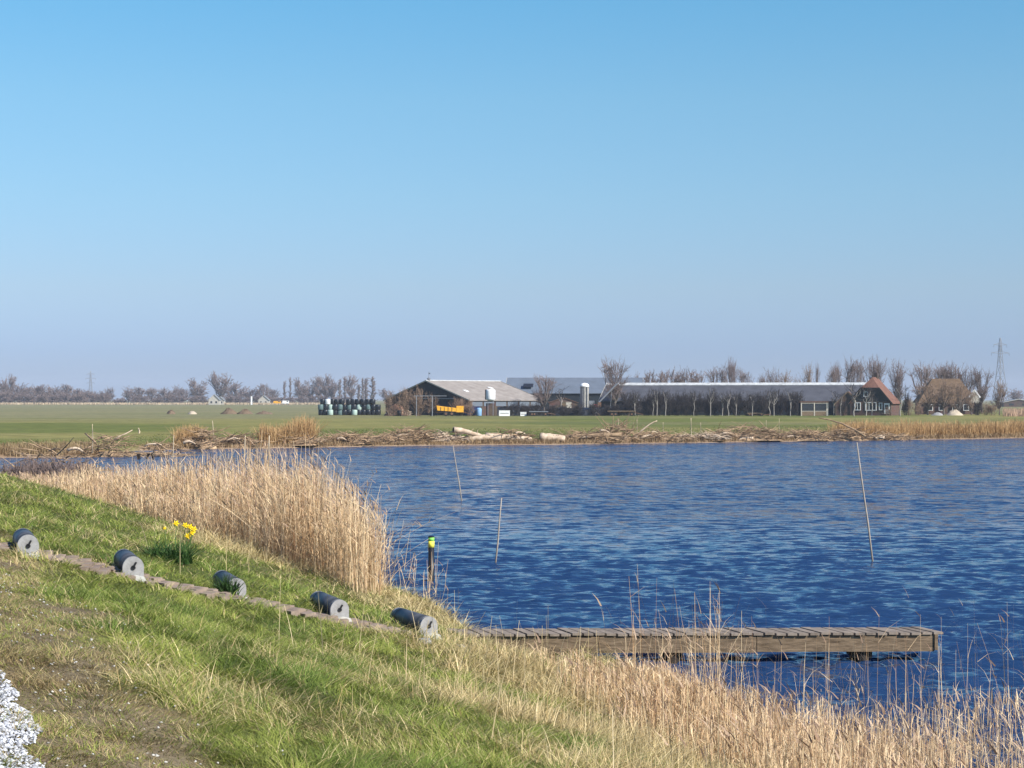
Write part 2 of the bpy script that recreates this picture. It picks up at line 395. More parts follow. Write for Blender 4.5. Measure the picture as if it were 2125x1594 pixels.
# ------------------------------------------------------------------ blades
def ribbon(P, H, W, lean, ldir, L, curl=0.0, taper=1.0, wdir=None):
    n = len(P); t = np.linspace(0, 1, L)
    if wdir is None: wdir = RNG.uniform(0, PI, n)
    dx = np.cos(ldir); dy = np.sin(ldir)
    hx = (lean[:, None]*t+curl*lean[:, None]*t**2)*H[:, None]
    zz = H[:, None]*(t-(.35*np.minimum(lean, 1.2))[:, None]*t**2*(.5+curl))
    cx = P[:, 0:1]+hx*dx[:, None]; cy = P[:, 1:2]+hx*dy[:, None]; cz = P[:, 2:3]+zz
    w = W[:, None]*.5*(1-(t[None]**1.5)*taper*.92)
    wx = np.cos(wdir)[:, None]*w; wy = np.sin(wdir)[:, None]*w
    V = np.empty((n, L, 2, 3)); V[..., 0, 0] = cx-wx; V[..., 1, 0] = cx+wx; V[..., 0, 1] = cy-wy; V[..., 1, 1] = cy+wy; V[..., 0, 2] = cz; V[..., 1, 2] = cz
    q = np.array([[2*i, 2*i+1, 2*i+3, 2*i+2] for i in range(L-1)])
    Fc = (q[None]+(np.arange(n)*2*L)[:, None, None]).reshape(-1, 4)
    return V.reshape(-1, 3), Fc
class Veg:
    def __init__(s): s.V = []; s.F = []; s.C = []; s.n = 0
    def add(s, V, Fc, col, per):
        s.V.append(V); s.F.append(Fc+s.n); s.C.append(np.repeat(col, per, 0)); s.n += len(V)
    def build(s, name, mat_, label, cat, kind='stuff', parent=None):
        o = np_mesh(name, np.concatenate(s.V), np.concatenate(s.F), mat_, col=np.concatenate(s.C), parent=parent)
        if label: tag(o, label, cat, kind=kind)
        return o
def sample(n, x0, x1, y0, y1, fn):
    X = RNG.uniform(x0, x1, n); Y = RNG.uniform(y0, y1, n); k = RNG.random(n) < fn(X, Y); return X[k], Y[k]
def infov(X, Y, m=.35): return (np.abs(X) < m*Y+1.0)

# short turf on the slope: density falls with distance as blades grow coarser
def turf_p(X, Y):
    e = edge_e(X, Y)-shore_shift(Y)
    d = np.clip((11.0/Y)**1.25, 0, 1)
    m = (e > .02) & (e < np.where(np.abs(Y-28.2) < 2, 9.3, 8.5)) & infov(X, Y, .31)
    s = soilmask(X, Y)
    r = strip_dist(X, Y)
    return m*d*(1+.1*s)*(.55+.45*sstep(fbm(X, Y, .5, 8), .35, .5))*np.where(r < .24+.2*vn(X, Y, .3, 67), .03, 1)
NT = 1500000
parts = [(-4.5, 5.5, 7.6, 14, 320000), (-9, 5, 14, 24, 560000), (-13, 4, 24, 40, 520000), (-24, -1, 40, 74, 420000)]
turf = Veg()
for x0, x1, y0, y1, n in parts:
    X, Y = sample(n, x0, x1, y0, y1, turf_p); k = len(X)
    st = strawmask(X, Y); so = soilmask(X, Y); r = RNG.random(k)
    dry = r < np.clip(st*.8+so*.5, 0, .95)
    patch = fbm(X, Y, .9, 61); lush = sstep(fbm(X, Y, .8, 62), .55, .68)
    g1 = lerp((.11,.16,.026), (.40,.41,.095), patch*RNG.uniform(.3, 1.5, k).clip(0, 1))
    g1 = lerp(g1, (.085,.16,.03), lush*.5)
    g2 = lerp((.28,.21,.08), (.70,.58,.30), RNG.random(k))
    g2 = lerp(g2, (.24,.165,.095), so*RNG.random(k))
    col = np.where(dry[:, None], g2, g1)*RNG.uniform(.75, 1.25, k)[:, None]
    far = np.clip(Y/11, 1, 4.5)
    H = RNG.uniform(.03, .082, k)*(1+.45*lush+1.0*st*dry)*(1-.42*so)*(.8+.7*vn(X, Y, .3, 63))
    cs = vn(X, Y, .16*(Y/11)**.5, 65); H = H*(.75+.25*far**.4)*(.45+1.2*cs)
    col = col*(.72+.5*cs)[:, None]
    W = RNG.uniform(.0035, .0065, k)*far**.8
    P = np.stack([X, Y, terrain(X, Y)-.01], 1)
    V, Fc = ribbon(P, H*1.15, W*1.15, RNG.uniform(.25, 1.5, k), RNG.normal(0, 1.0, k)+7*vn(X, Y, .3, 66), 3, .6)
    turf.add(V, Fc, col, 6)
turf.build('grass', M['grass'], 'short green and straw-mixed grass covering the dike slope', 'grass')

# dry tussock stalks in the lower foreground slope and at the foot of the reeds
def dry_p(X, Y):
    e = edge_e(X, Y)-shore_shift(Y)
    st = strawmask(X, Y)
    return (e > .8) & (e < 8.7) & infov(X, Y, .31) & (strip_dist(X, Y) > .45) & (RNG.random(len(X)) < (st-.27)*1.25*np.clip((16/Y), 0, 1)**1.2*sstep(fbm(X, Y, .6, 64), .35, .6))
dg = Veg()
for x0, x1, y0, y1, n in [(-4.5, 5.5, 7.6, 16, 90000), (-9, 5, 16, 30, 150000), (-24, 0, 30, 72, 190000)]:
    X, Y = sample(n, x0, x1, y0, y1, dry_p); k = len(X); st = strawmask(X, Y)
    far = np.clip(Y/12, 1, 4)
    H = RNG.uniform(.12, .34, k)*(.55+.75*st)*(1-.6*sstep(Y, 25.5, 27)*sstep(-Y, -34, -31)); W = RNG.uniform(.004, .008, k)*far**.7
    P = np.stack([X, Y, terrain(X, Y)-.01], 1)
    V, Fc = ribbon(P, H, W, np.abs(RNG.normal(.45, .45, k)), RNG.uniform(0, 2*PI, k), 4, .8)
    dg.add(V, Fc, lerp((.36,.25,.10), (.80,.64,.36), RNG.random(k))*RNG.uniform(.7, 1.15, k)[:, None], 8)
# single tall stems standing out of the turf
X, Y = sample(2600, -6, 4, 10, 30, lambda X, Y: (edge_e(X, Y) > 1.6) & (edge_e(X, Y) < 8.6) & (strip_dist(X, Y) > .5) & (RNG.random(len(X)) < .02+.4*strawmask(X, Y)**2))
k = len(X); P = np.stack([X, Y, terrain(X, Y)], 1)
V, Fc = ribbon(P, RNG.uniform(.3, .85, k), RNG.uniform(.005, .009, k), np.abs(RNG.normal(.1, .12, k)), RNG.uniform(0, 2*PI, k), 4, .5, .5)
dg.add(V, Fc, lerp((.42,.32,.16), (.65,.52,.32), RNG.random(k)), 8)
dg.build('dry_grass', M['straw'], 'tangled straw-coloured dry grass and thin stalks on the lower slope', 'dry grass')

# ------------------------------------------------------------------ reeds
def reeds(name, X, Y, Z, Hh, label, leafn=3, wide=1.0, red=.5, flop=.11, loose=0., plume=.3):
    k = len(X); vg = Veg(); P = np.stack([X, Y, Z], 1)
    far = np.clip(Y/22, .8, 7)**.62*wide
    tone = fbm(X, Y, 1.1, 71)
    col = lerp((.40,.235,.11), (.93,.73,.46), np.clip(tone*1.0+RNG.uniform(-.45, .45, k), 0, 1))
    col = lerp(col, (.26,.14,.08), (RNG.random(k) < .18*red*2)*.75)
    ld = RNG.uniform(0, 2*PI, k); ln = np.abs(RNG.normal(.0, flop, k))+(RNG.random(k) < .06+loose)*RNG.uniform(.2, .8, k)
    wd = RNG.uniform(0, PI, k)
    V, Fc = ribbon(P, Hh, RNG.uniform(.0055, .009, k)*far, ln, ld, 5, .4, .55, wdir=wd); vg.add(V, Fc, col, 10)
    for j in range(leafn):
        t = RNG.uniform(.15, .85, k)
        hx = (ln*t+.4*ln*t*t)*Hh; zz = Hh*(t-.35*np.minimum(ln, 1.2)*t*t*.9)
        Q = P+np.stack([hx*np.cos(ld), hx*np.sin(ld), zz], 1)
        V, Fc = ribbon(Q, Hh*RNG.uniform(.12, .26, k), RNG.uniform(.005, .010, k)*far, RNG.uniform(.15, 1.1, k), RNG.uniform(0, 2*PI, k), 3, .9)
        vg.add(V, Fc, lerp(col, (.85,.66,.40), RNG.random(k)*.6), 6)
    m = RNG.random(k) < plume                       # feathery plumes
    Q = (P+np.stack([(1.4*ln)*Hh*np.cos(ld), (1.4*ln)*Hh*np.sin(ld), Hh*(1-.35*np.minimum(ln, 1.2)*.9)-.03], 1))[m]
    kk = len(Q)
    if kk:
        V, Fc = ribbon(Q, RNG.uniform(.1, .2, kk), RNG.uniform(.015, .03, kk)*far[m]**.6, RNG.uniform(.2, .9, kk), RNG.normal(2.6, .5, kk), 3, .5)
        vg.add(V, Fc, lerp((.24,.15,.10), (.50,.36,.24), RNG.random(kk)), 6)
    return vg.build(name, M['straw'], label, 'reeds')
# left bed
X, Y = sample(330000, -26, 0, 33, 80, lambda X, Y: (lambda e: (e > 4.6) & (e < 9.3) & (Y > 33) & (RNG.random(len(X)) < .62*sstep(e, 4.5, 5.6)*sstep(-e, -9.4, -8.7)*np.clip(42/Y, .3, 1)*(.12+1.0*sstep(fbm(X, Y, .8, 74), .36, .58))))(edge_e(X, Y)-.3*np.sin(Y*.4)-.2*np.sin(Y*1.3)))
pxs = CX+F*X/Y; e = edge_e(X, Y)
k = (edge_e(X, Y) > np.interp(Y, [33,38,45,50], [7.0, 5.6, 4.9, 4.6])) & (edge_e(X, Y) < np.interp(Y, [34,35.5,38,42,48], [6.9, 7.5, 7.95, 8.5, 9.1])+.5*(vn(X, Y, .7, 73)-.5)) & (Y > 34.2)
X, Y, pxs, e = X[k], Y[k], pxs[k], e[k]
Hh = np.interp(pxs, [-100,0,60,180,300,560,640,700,760,820,870], [.35,.45,.7,1.1,1.45,2.05,2.1,1.75,1.5,1.0,.7])
Hh = Hh*RNG.uniform(.5, 1.12, len(X))*sstep(e, 3.6, 7.2)*(.62+.76*fbm(X, Y, .9, 75, 3))+.15
reeds('reed_bed', X, Y, terrain(X, Y).clip(-.5, 3), Hh, 'dense golden reed bed along the left shore behind the brick strip')
# sparse stems off its point
X, Y = sample(2600, -8, .2, 36.5, 50, lambda X, Y: (lambda e: (e > 8.6) & (e < np.interp(Y, [36,40,50], [9.1, 10, 11.2])) & (RNG.random(len(X)) < .30*sstep(-e, -11.2, -8.8)))(edge_e(X, Y)))
reeds('loose_reeds', X, Y, np.full(len(X), -.2), np.interp(CX+F*X/Y, [600,700,760,900], [1.7,1.75,1.5,.75])*RNG.uniform(.5, 1.25, len(X)), 'thin loose reed stems standing in the water beside the left reed bed', 1, 1.0, .5, .10)
# foreground bed at the right
def fr_p(X, Y):
    e = edge_e(X, Y)-shore_shift(Y)
    s = sstep(e, 6.6, 7.8)
    outer = np.interp(Y, [8,14,18,22,24,25.3,26.5], [15.5,13.8,12.3,11.2,10.6,9.6,9])
    lim = (1-.82*sstep(e-outer, -3.2, .3))*sstep(-e, -15.5, -13)
    return (RNG.random(len(X)) < s*lim*(.08+1.0*sstep(fbm(X, Y, .6, 81), .40, .6))*np.clip(1.25-(e-7.5)*.16, .25, 1))*(Y < 26.4-.0*X)
X, Y = sample(130000, .2, 12, 9, 27, fr_p)
e = edge_e(X, Y)
Hh = np.interp(e, [6,7.5,9,14], [.4,.7,1.05,1.25])*RNG.uniform(.55, 1.2, len(X))
Hh = Hh*np.interp(Y, [10,16,19,22,24,25.5,27], [.78,.86,.8,.68,.56,.38,.22])
reeds('reed_bed', X, Y, terrain(X, Y).clip(-.35, 3), Hh, 'golden reeds in the right foreground in front of the jetty', 3, 1.25, .8, .11, .03, .07)
# taller stems sticking out of it, with a dense tuft before the jetty
X, Y = sample(1300, 1.2, 9, 14, 26.5, lambda X, Y: (lambda e: (e > 7.5) & (e < 12.2) & (RNG.random(len(X)) < .55))(edge_e(X, Y)))
k2 = 60; gx = RNG.normal(0, .22, k2)
tx = PX(1470, 26.0)+gx; ty = 26+RNG.normal(0, .25, k2)
X = np.concatenate([X, tx]); Y = np.concatenate([Y, ty])
k3 = 70; p3 = RNG.uniform(1290, 2160, k3); d3 = RNG.uniform(21.5, 26.5, k3)
X = np.concatenate([X, PX(p3, d3)]); Y = np.concatenate([Y, d3])
Hh = np.concatenate([RNG.uniform(.6, 1.2, len(X)-k2-k3), RNG.uniform(.9, 1.7, k2), RNG.uniform(1.0, 1.75, k3)])
reeds('tall_reeds', X, Y, terrain(X, Y).clip(-.3, 3), Hh, 'single tall thin reed stems rising above the right foreground reeds', 2, .7, .4, .09)

# ------------------------------------------------------------------ boat rollers
def roller(px, py, ang, label, proto=None, L=1.15):
    p = hit(px, py)
    if proto is None:
        t = empty('boat_roller', (0,0,0), label, 'roller', group='rollers laid across the brick strip')
        b = MB(); b.tube([(0, .05, .13), (0, L-.05, .13)], .118, 28); tb = b.build('tube', M['tube'], t)
        for i, q in enumerate(tb.data.polygons): q.use_smooth = len(q.vertices) == 4
        for yy in (.14, L-.16):
            r = MB(); r.tube([(0, yy, .13), (0, yy+.02, .13)], .121, 28); r.build('joint_ring', M['black'], tb)
        poly = [(-.118, -.03), (.118, -.03)]+[(.118*math.cos(a), .13+.118*math.sin(a)) for a in np.linspace(0, PI, 14)]
        for y0 in (-.01, L-.05):
            b = MB(); b.prism(poly, y0, y0+.06)
            b.build('end_plate', M['concrete'], t)
        b = MB(); b.tube([(0, -.022, .125), (0, -.009, .125)], .026, 12); b.box((.018, -.02, .16), (.018, .02, .06), m=Matrix.Rotation(.5, 3, 'Y')); b.build('axle', M['black'], t)
        b = MB(); b.prism([(-.13, -.05), (.15, -.05), (.12, .02), (.02, .045), (-.1, .015)], -.10, -.012); b.build('foot', M['concrete_white'], t)
    else:
        t = copy_tree(proto); t['label'] = label
    t.location = p; t.rotation_euler = (math.radians({True:0}.get(True)), 0, ang); return t
r0 = roller(59, 1156, .30, 'grey boat roller highest up the dike, at the left edge')
roller(277, 1201, .29, 'second boat roller from the left, below the daffodils, on the brick strip', r0)
roller(491, 1243, .30, 'middle boat roller of the five, with a dark weed tuft on its far side', r0)
roller(705, 1286, .33, 'long dark boat roller with a clean pale end, fourth down the slope', r0)
r5 = roller(890, 1320, .40, 'lowest boat roller at the waterline beside the start of the jetty', r0)

# ------------------------------------------------------------------ jetty
j = empty('jetty', (PX(925, 28.9), 28.9, .45), 'low weathered wooden jetty reaching out over the water behind the reeds', 'jetty')
JL = PX(1948, 29.1)-PX(925, 28.9)-.24; j.rotation_euler = (0, 0, .03)
b = MB(); x = 0.0
while x < JL-.02:
    w_ = .142; dz = random.uniform(-.007, .007); sk = .20; jit = random.uniform(-.015, .015)
    b.add([(x+sk, jit-.04, dz), (x+w_+sk, jit-.04, dz), (x+w_, .66+jit, dz), (x, .66+jit, dz), (x+sk, jit-.04, dz-.035), (x+w_+sk, jit-.04, dz-.035), (x+w_, .66+jit, dz-.035), (x, .66+jit, dz-.035)],
          [(0,1,2,3), (7,6,5,4), (0,4,5,1), (1,5,6,2), (2,6,7,3), (3,7,4,0)])
    x += .172
b.build('deck', M['wood_deck'], j)
for yy in (.03, .58):
    b = MB(); segs = [0, 2.3, 4.7, JL+.16]
    for s0, s1 in zip(segs, segs[1:]): b.box(((s0+s1)/2+.02, yy, -.17+random.uniform(-.006, .006)), (s1-s0-.012, .07, .25))
    b.build('side_beam', M['wood_grey'], j)
b = MB(); b.box((JL+.2, .31, -.15), (.05, .68, .24)); b.build('end_board', M['wood_grey'], j)
for xx in (3.45, 6.35):
    for yy in (.16, .46):
        b = MB(); b.tube([(xx, yy, -1.4), (xx, yy, -.30)], [.13, .12], 12); b.build('pile', M['wood_dark'], j)
    b = MB(); b.box((xx, .31, -.345), (.3, .48, .09)); b.build('cross_beam', M['wood_dark'], j)

# ------------------------------------------------------------------ marker post and poles
D = CH*F/(1205-HZ); mp_ = empty('marker_post', (PX(895, D), D, 0), 'black marker post in the water with a green and a yellow band', 'post')
b = MB(); b.tube([(0,0,-.8), (0,0,.74), (.002,0,.74)], .066, 20); b.v = b.v; q = MB(); q.tube([(0,0,-.8), (0,0,.745)], .066, 20); q.build('shaft', M['black'], mp_, True)
M['yellow'] = mat('yellow_reflector', (.85,.78,.10), .5, .1, 9); M['green'] = mat('green_reflector', (.22,.62,.10), .5, .1, 9)
q = MB(); q.tube([(0,0,.735), (0,0,.875)], .069, 20); q.build('yellow_band', M['yellow'], mp_, True)
q = MB(); q.tube([(0,0,.875), (0,0,.955)], .0685, 20); q.build('green_band', M['green'], mp_, True)
q = MB(); q.lathe([(.072,.955),(.072,.975),(.03,.99)], 20); q.build('cap', M['black'], mp_)
def pole(base, top, r, label, m='stake_near', name='thin_pole', group='thin poles standing in the lake', D=None):
    D = D or CH*F/(base[1]-HZ)
    a = Vector((PX(base[0], D), D, PZ(base[1], D))); z = PZ(top[1], D); bq = Vector((PX(top[0], D), D, z))
    o = MB(); dv = bq-a; o.tube([Vector((0,0,0))-dv.normalized()*.5, dv*.33+Vector((r*.6,0,0)), dv*.66, dv], [r, r*.95, r*.8, r*.6], 8)
    ob = o.build(name, M[m], None, True, a); return tag(ob, label, 'pole', group)
pole((958,1040), (940,925), .024, 'slender leaning pole in the far water, left of the lake centre')
pole((1028,1168), (1041,1033), .021, 'shorter thin pole in the water, leaning right, near the marker post')
pole((1810,1166), (1778,918), .024, 'tall thin leaning pole in the right half of the lake')
# a few canes leaning from the reed point to the post
for i, (a, bb) in enumerate([((815,1165),(890,1118)), ((905,1215),(910,1125)), ((818,1180),(838,1080))]):
    pole(a, bb, .006, ['thin cane slanting from the reed point towards the marker post', 'thin upright cane just right of the marker post', 'thin cane rising at the tip of the left reed bed'][i], name='reed_cane', group='canes near the marker post', D=[40.5, 41, 39.5][i])

# ------------------------------------------------------------------ daffodils
p = hit(352, 1162); dq = empty('daffodil_clump', p, 'clump of yellow daffodils with dark green leaves above the brick strip', 'flowers')
vg = Veg(); k = 420
a = RNG.uniform(0, 2*PI, k); rr = np.sqrt(RNG.random(k))
Q = np.stack([rr*np.cos(a)*.30+.0, rr*np.sin(a)*.22, np.full(k, -.05)], 1)
V, Fc = ribbon(Q, RNG.uniform(.16, .36, k), RNG.uniform(.012, .022, k), RNG.uniform(.1, .9, k), RNG.uniform(0, 2*PI, k), 4, .6, .8)
vg.add(V, Fc, lerp((.025,.06,.015), (.07,.14,.035), RNG.random(k)), 8)
k = 260; Q = np.stack([RNG.uniform(-.35, .1, k), RNG.uniform(-.3, .2, k), np.full(k, -.05)], 1)
V, Fc = ribbon(Q, RNG.uniform(.1, .26, k), RNG.uniform(.015, .03, k), RNG.uniform(.3, 1.2, k), RNG.uniform(0, 2*PI, k), 4, .6, .8)
vg.add(V, Fc, lerp((.03,.07,.02), (.09,.16,.04), RNG.random(k)), 8)
vg.build('leaves', M['grass'], None, None, parent=dq)
M['petal'] = mat('daffodil_petal', (.82,.66,.02), .6, .1, 5); M['trumpet'] = mat('daffodil_trumpet', (.85,.50,.01), .6, .1, 5); M['stem'] = mat('daffodil_stem', (.10,.18,.05), .7, .2, 5)
for fx, fy in [(342,1096),(366,1086),(385,1090),(395,1093),(403,1098),(399,1105),(390,1112)]:
    Df = p.y-.15; lx = PX(fx, Df)-p.x; lz = PZ(fy, Df)-p.z
    s_ = .036 if fx > 350 else .02
    b = MB(); b.tube([(lx*.6, -.05, 0), (lx*.85, -.1, lz*.6), (lx, -.13, lz-.01)], .005, 5); st_ = b.build('flower_stem', M['stem'], dq)
    b = MB()
    for q in range(6):
        an = q*PI/3; c_, s2 = math.cos(an), math.sin(an); n_, o_ = math.cos(an+.5), math.sin(an+.5); m_, p_ = math.cos(an-.5), math.sin(an-.5)
        b.add([(lx, -.15, lz), (lx+n_*s_*.7, -.155, lz+o_*s_*.7), (lx+c_*s_*1.3, -.145, lz+s2*s_*1.3), (lx+m_*s_*.7, -.155, lz+p_*s_*.7)], [(0,1,2,3)])
    b.build('petals', M['petal'], st_)
    b = MB(); b.tube([(lx, -.148, lz), (lx, -.175, lz), (lx, -.185, lz)], [s_*.3, s_*.4, s_*.55], 8); b.build('trumpet', M['trumpet'], st_)

for (px_, py_) in [(59,1156),(277,1201),(491,1243),(705,1286),(890,1320)]:
    p = hit(px_, py_); k = 150; vg = Veg(); t_ = RNG.random(k)
    sd_ = np.where(RNG.random(k) < .5, -1, 1)*RNG.uniform(.10, .2, k); ux, uy = -.29, .957
    Xq = p.x+ux*1.1*t_+sd_*uy; Yq = p.y+uy*1.1*t_-sd_*ux
    Q = np.stack([Xq-p.x, Yq-p.y, terrain(Xq, Yq)-p.z-.01], 1)
    V, Fc = ribbon(Q, RNG.uniform(.05, .13, k), RNG.uniform(.006, .012, k), RNG.uniform(.2, 1, k), RNG.uniform(0, 6.28, k), 3, .6); vg.add(V, Fc, lerp((.08,.13,.03), (.42,.36,.15), RNG.random(k)), 6)
    o = vg.build('grass_tuft', M['grass'], 'rough grass growing against the sides of '+{59:'the highest roller',277:'the second roller',491:'the middle roller',705:'the fourth roller',890:'the lowest roller'}[px_], 'grass'); o.location = p
# weed tuft beside the middle roller
vg = Veg(); p = hit(462, 1240); k = 160; a = RNG.uniform(0, 2*PI, k)
Q = np.stack([RNG.normal(0, .06, k), RNG.normal(0, .06, k)+.45, np.full(k, -.02)], 1)
V, Fc = ribbon(Q, RNG.uniform(.1, .32, k), RNG.uniform(.01, .02, k), RNG.uniform(.1, .7, k), a, 4, .6); vg.add(V, Fc, lerp((.02,.045,.012), (.06,.12,.03), RNG.random(k)), 8)
o = vg.build('weed_tuft', M['grass'], 'dark green weed tuft growing against the middle boat roller', 'weeds', kind=None); o.location = p
for i, (px_, py_, sc, lb) in enumerate([(880,1335,.22,'flat pale stone in the grass just below the lowest roller'), (952,1345,.16,'small grey stone at the foot of the jetty')]):
    p = hit(px_, py_); b = MB()
    vs = [(math.cos(t)*sc*.5*random.uniform(.8, 1.2), math.sin(t)*sc*.4*random.uniform(.8, 1.2)) for t in np.linspace(0, 2*PI, 11)[:-1]]
    b.add([(x, y, 0) for x, y in vs]+[(x*.7, y*.7, sc*.28) for x, y in vs], [tuple(range(10, 20))]+[(k, (k+1) % 10, 10+(k+1) % 10, 10+k) for k in range(10)])
    tag(b.build('stone', M['concrete'], None, False, p), lb, 'stone', 'stones by the jetty')

# ------------------------------------------------------------------ bare trees
def seg_mesh(segs, ns):
    Vs = []; Fs = []; n0 = 0
    A = np.array([s[0] for s in segs], float); B = np.array([s[1] for s in segs], float); ra = np.array([s[2] for s in segs]); rb = np.array([s[3] for s in segs])
    d = B-A; d /= np.linalg.norm(d, axis=1)[:, None]+1e-9
    u = np.cross(d, np.where(np.abs(d[:, 2:3]) > .9, [[1.0, 0, 0]], [[0, 0, 1.0]])); u /= np.linalg.norm(u, axis=1)[:, None]; v = np.cross(d, u)
    an = np.arange(ns)*2*PI/ns
    off = u[:, None]*np.cos(an)[None, :, None]+v[:, None]*np.sin(an)[None, :, None]
    V = np.concatenate([A[:, None]+off*ra[:, None, None], B[:, None]+off*rb[:, None, None]], 1)
    q = np.array([[k, (k+1) % ns, ns+(k+1) % ns, ns+k] for k in range(ns)])
    Fc = q[None]+(np.arange(len(segs))*2*ns)[:, None, None]
    return V.reshape(-1, 3), Fc.reshape(-1, 4)
def grow_tree(seed, kind, tw=.03, dense=1.0):
    R = random.Random(seed); big = []; small = []
    def path(a, b, ra, rb, lvl, sag=.12, n=3):      # a crooked limb from a to b, bending upwards
        a = Vector(a); b = Vector(b); L = (b-a).length; pts = []
        for i in range(n+1):
            t = i/n; p = a.lerp(b, t)
            p.z -= math.sin(t*PI)*L*sag*.6
            if 0 < i < n: p += Vector((R.gauss(0, 1), R.gauss(0, 1), R.gauss(0, .6)))*L*(.045 if lvl else .012)
            pts.append(p)
        for i in range(n):
            (big if lvl < 2 else small).append((tuple(pts[i]), tuple(pts[i+1]), max(tw, ra+(rb-ra)*i/n), max(tw, ra+(rb-ra)*(i+1)/n)))
        return pts
    rx, z0, z1, th, nl, nt, ntw = {'round': (3.8,2.2,9.4,1.9,13,9,8), 'vase': (2.8,3.0,9.6,2.2,12,9,8), 'poplar': (.95,1.2,10.2,9.0,22,4,7), 'shrub': (2.6,.6,4.4,.1,15,7,8), 'thin': (1.5,4.6,9.4,4.6,6,7,7)}[kind]
    nl = int(nl*dense)
    if kind != 'shrub':
        lean = Vector((R.gauss(0, .04), R.gauss(0, .04), 1))
        path((0,0,-.4), lean*th, .30 if kind != 'thin' else .13, .20 if kind != 'thin' else .10, 0, 0)
    for l in range(nl):
        u = (l+.5)/nl if kind == 'poplar' else R.random()**.8
        a = R.uniform(0, 2*PI)+l*2.4; z = z0+(z1-z0)*u
        if kind == 'round': prof = math.sqrt(max(.05, 1-(2*u-.9)**2))
        elif kind == 'vase': prof = .28+.85*math.sin(min(1, u*1.15)*PI*.62)*(1.1-.45*max(0, u-.7)/.3)
        elif kind == 'poplar': prof = math.sin(min(1, .25+u*.8)*PI)**.6
        elif kind == 'shrub': prof = math.sqrt(max(.05, 1-u*u*.8))
        else: prof = .5+.7*math.sin(u*PI)
        r = rx*prof*R.uniform(.35, .85)
        c = Vector((r*math.cos(a), r*math.sin(a), z))
        hb = min(th, z*.75)*R.uniform(.8, 1) if kind != 'poplar' else max(.8, z-1.6)
        base = Vector((0, 0, hb)) if kind != 'shrub' else Vector((c.x*.35+R.gauss(0, .2), c.y*.35, -.2))
        pts = path(base, c, {'thin': .06, 'shrub': .06, 'poplar': .07}.get(kind, .13), .045, 1 if kind != 'shrub' else 2)
        sg = {'round': 1.05, 'vase': .8, 'poplar': .28, 'shrub': .75, 'thin': .65}[kind]
        for t in range(nt):
            o = Vector((R.gauss(0, sg), R.gauss(0, sg), R.gauss(.35*sg, sg*.8)))
            st = pts[2].lerp(pts[3], R.random()) if R.random() < .75 else pts[1].lerp(pts[2], R.random())
            tip = c+o; tip.z = max(.2, tip.z)
            q = path(st, tip, .04, .022, 2, .05, 2)
            for w_ in range(ntw):
                b0 = q[0].lerp(q[2], R.uniform(.3, 1.0)); d = (tip-st).normalized()+Vector((R.gauss(0, .55), R.gauss(0, .55), R.gauss(.25, .4)))
                ln = R.uniform(.35, .95)*(.8 if kind in ('poplar', 'thin') else 1)
                e_ = b0+d.normalized()*ln
                small.append((tuple(b0), tuple(e_), tw*.8, tw*.35))
                if R.random() < .5: small.append((tuple(b0.lerp(e_, .5)), tuple(b0.lerp(e_, .5)+Vector((R.gauss(0, .3), R.gauss(0, .3), R.uniform(.1, .5)))), tw*.6, tw*.3))
    allp = [q[1] for q in big+small]; zt = np.percentile([p[2] for p in allp], 99.6); xr = np.percentile([math.hypot(p[0], p[1]) for p in allp], 95)
    return big, small, float(zt), float(xr)
TB = {}
def tree_base(key, seed, kind, tw, twm, bkm, dense=1.0):
    big, small, zt, xr = grow_tree(seed, kind, tw, dense)
    meshes = []
    for nm, sg, ns, m_ in (('trunk', big, 6, bkm), ('crown', small, 3, twm)):
        if not sg: continue
        V, Fc = seg_mesh(sg, ns); o = np_mesh(nm, V, Fc, M[m_]); meshes.append((nm, o.data)); bpy.data.objects.remove(o)
    TB[key] = (meshes, zt, xr)
for i in range(4): tree_base('far_round%d' % i, 20+i, 'round', .055, 'twig', 'bark', 1.3)
for i in range(3): tree_base('far_vase%d' % i, 30+i, 'vase', .05, 'twig', 'bark', 1.5)
for i in range(2): tree_base('far_poplar%d' % i, 40+i, 'poplar', .055, 'twig', 'bark')
for i in range(4): tree_base('mid_vase%d' % i, 50+i, 'vase', .02, 'twig', 'bark', 1.7)
for i in range(3): tree_base('mid_round%d' % i, 60+i, 'round', .02, 'twig_red', 'bark', 1.5)
for i in range(3): tree_base('pale%d' % i, 70+i, 'thin', .014, 'twig_dark', 'twig_pale')
for i in range(4): tree_base('dark%d' % i, 80+i, 'shrub', .035, 'twig_dark', 'twig_dark', 1.4)
for i in range(3): tree_base('bush%d' % i, 90+i, 'shrub', .02, 'twig_red', 'bark', 1.0)
for i in range(3): tree_base('farshrub%d' % i, 100+i, 'shrub', .06, 'twig', 'bark', 1.3)
def plant(key, px, D, ytop, wpx, label, group, name='bare_tree', cat='tree', zb=None, sink=0):
    meshes, zt, xr = TB[key]; x = PX(px, D); z0 = tz(x, D) if zb is None else zb
    h = PZ(ytop, D)-z0; w = wpx*D/F/2
    t = empty(name, (x, D, z0-sink), label, cat, random.uniform(0, 6.28), group, (w/xr, w/xr, h/zt))
    for nm, me in meshes:
        o = bpy.data.objects.new(nm, me); C.objects.link(o); o.parent = t
    return t
ORD = 'first second third fourth fifth sixth seventh eighth ninth tenth eleventh twelfth thirteenth fourteenth fifteenth sixteenth seventeenth eighteenth nineteenth twentieth'.split()
def rowof(keys, lst, D0, fmt, group, **k):
    for i, (px, yt, w_) in enumerate(lst):
        plant(keys[i % len(keys)], px, D0+random.uniform(-30, 30)*D0/1500, yt, w_*1.15, fmt % ORD[i] if '%s' in fmt else fmt, group, **k)
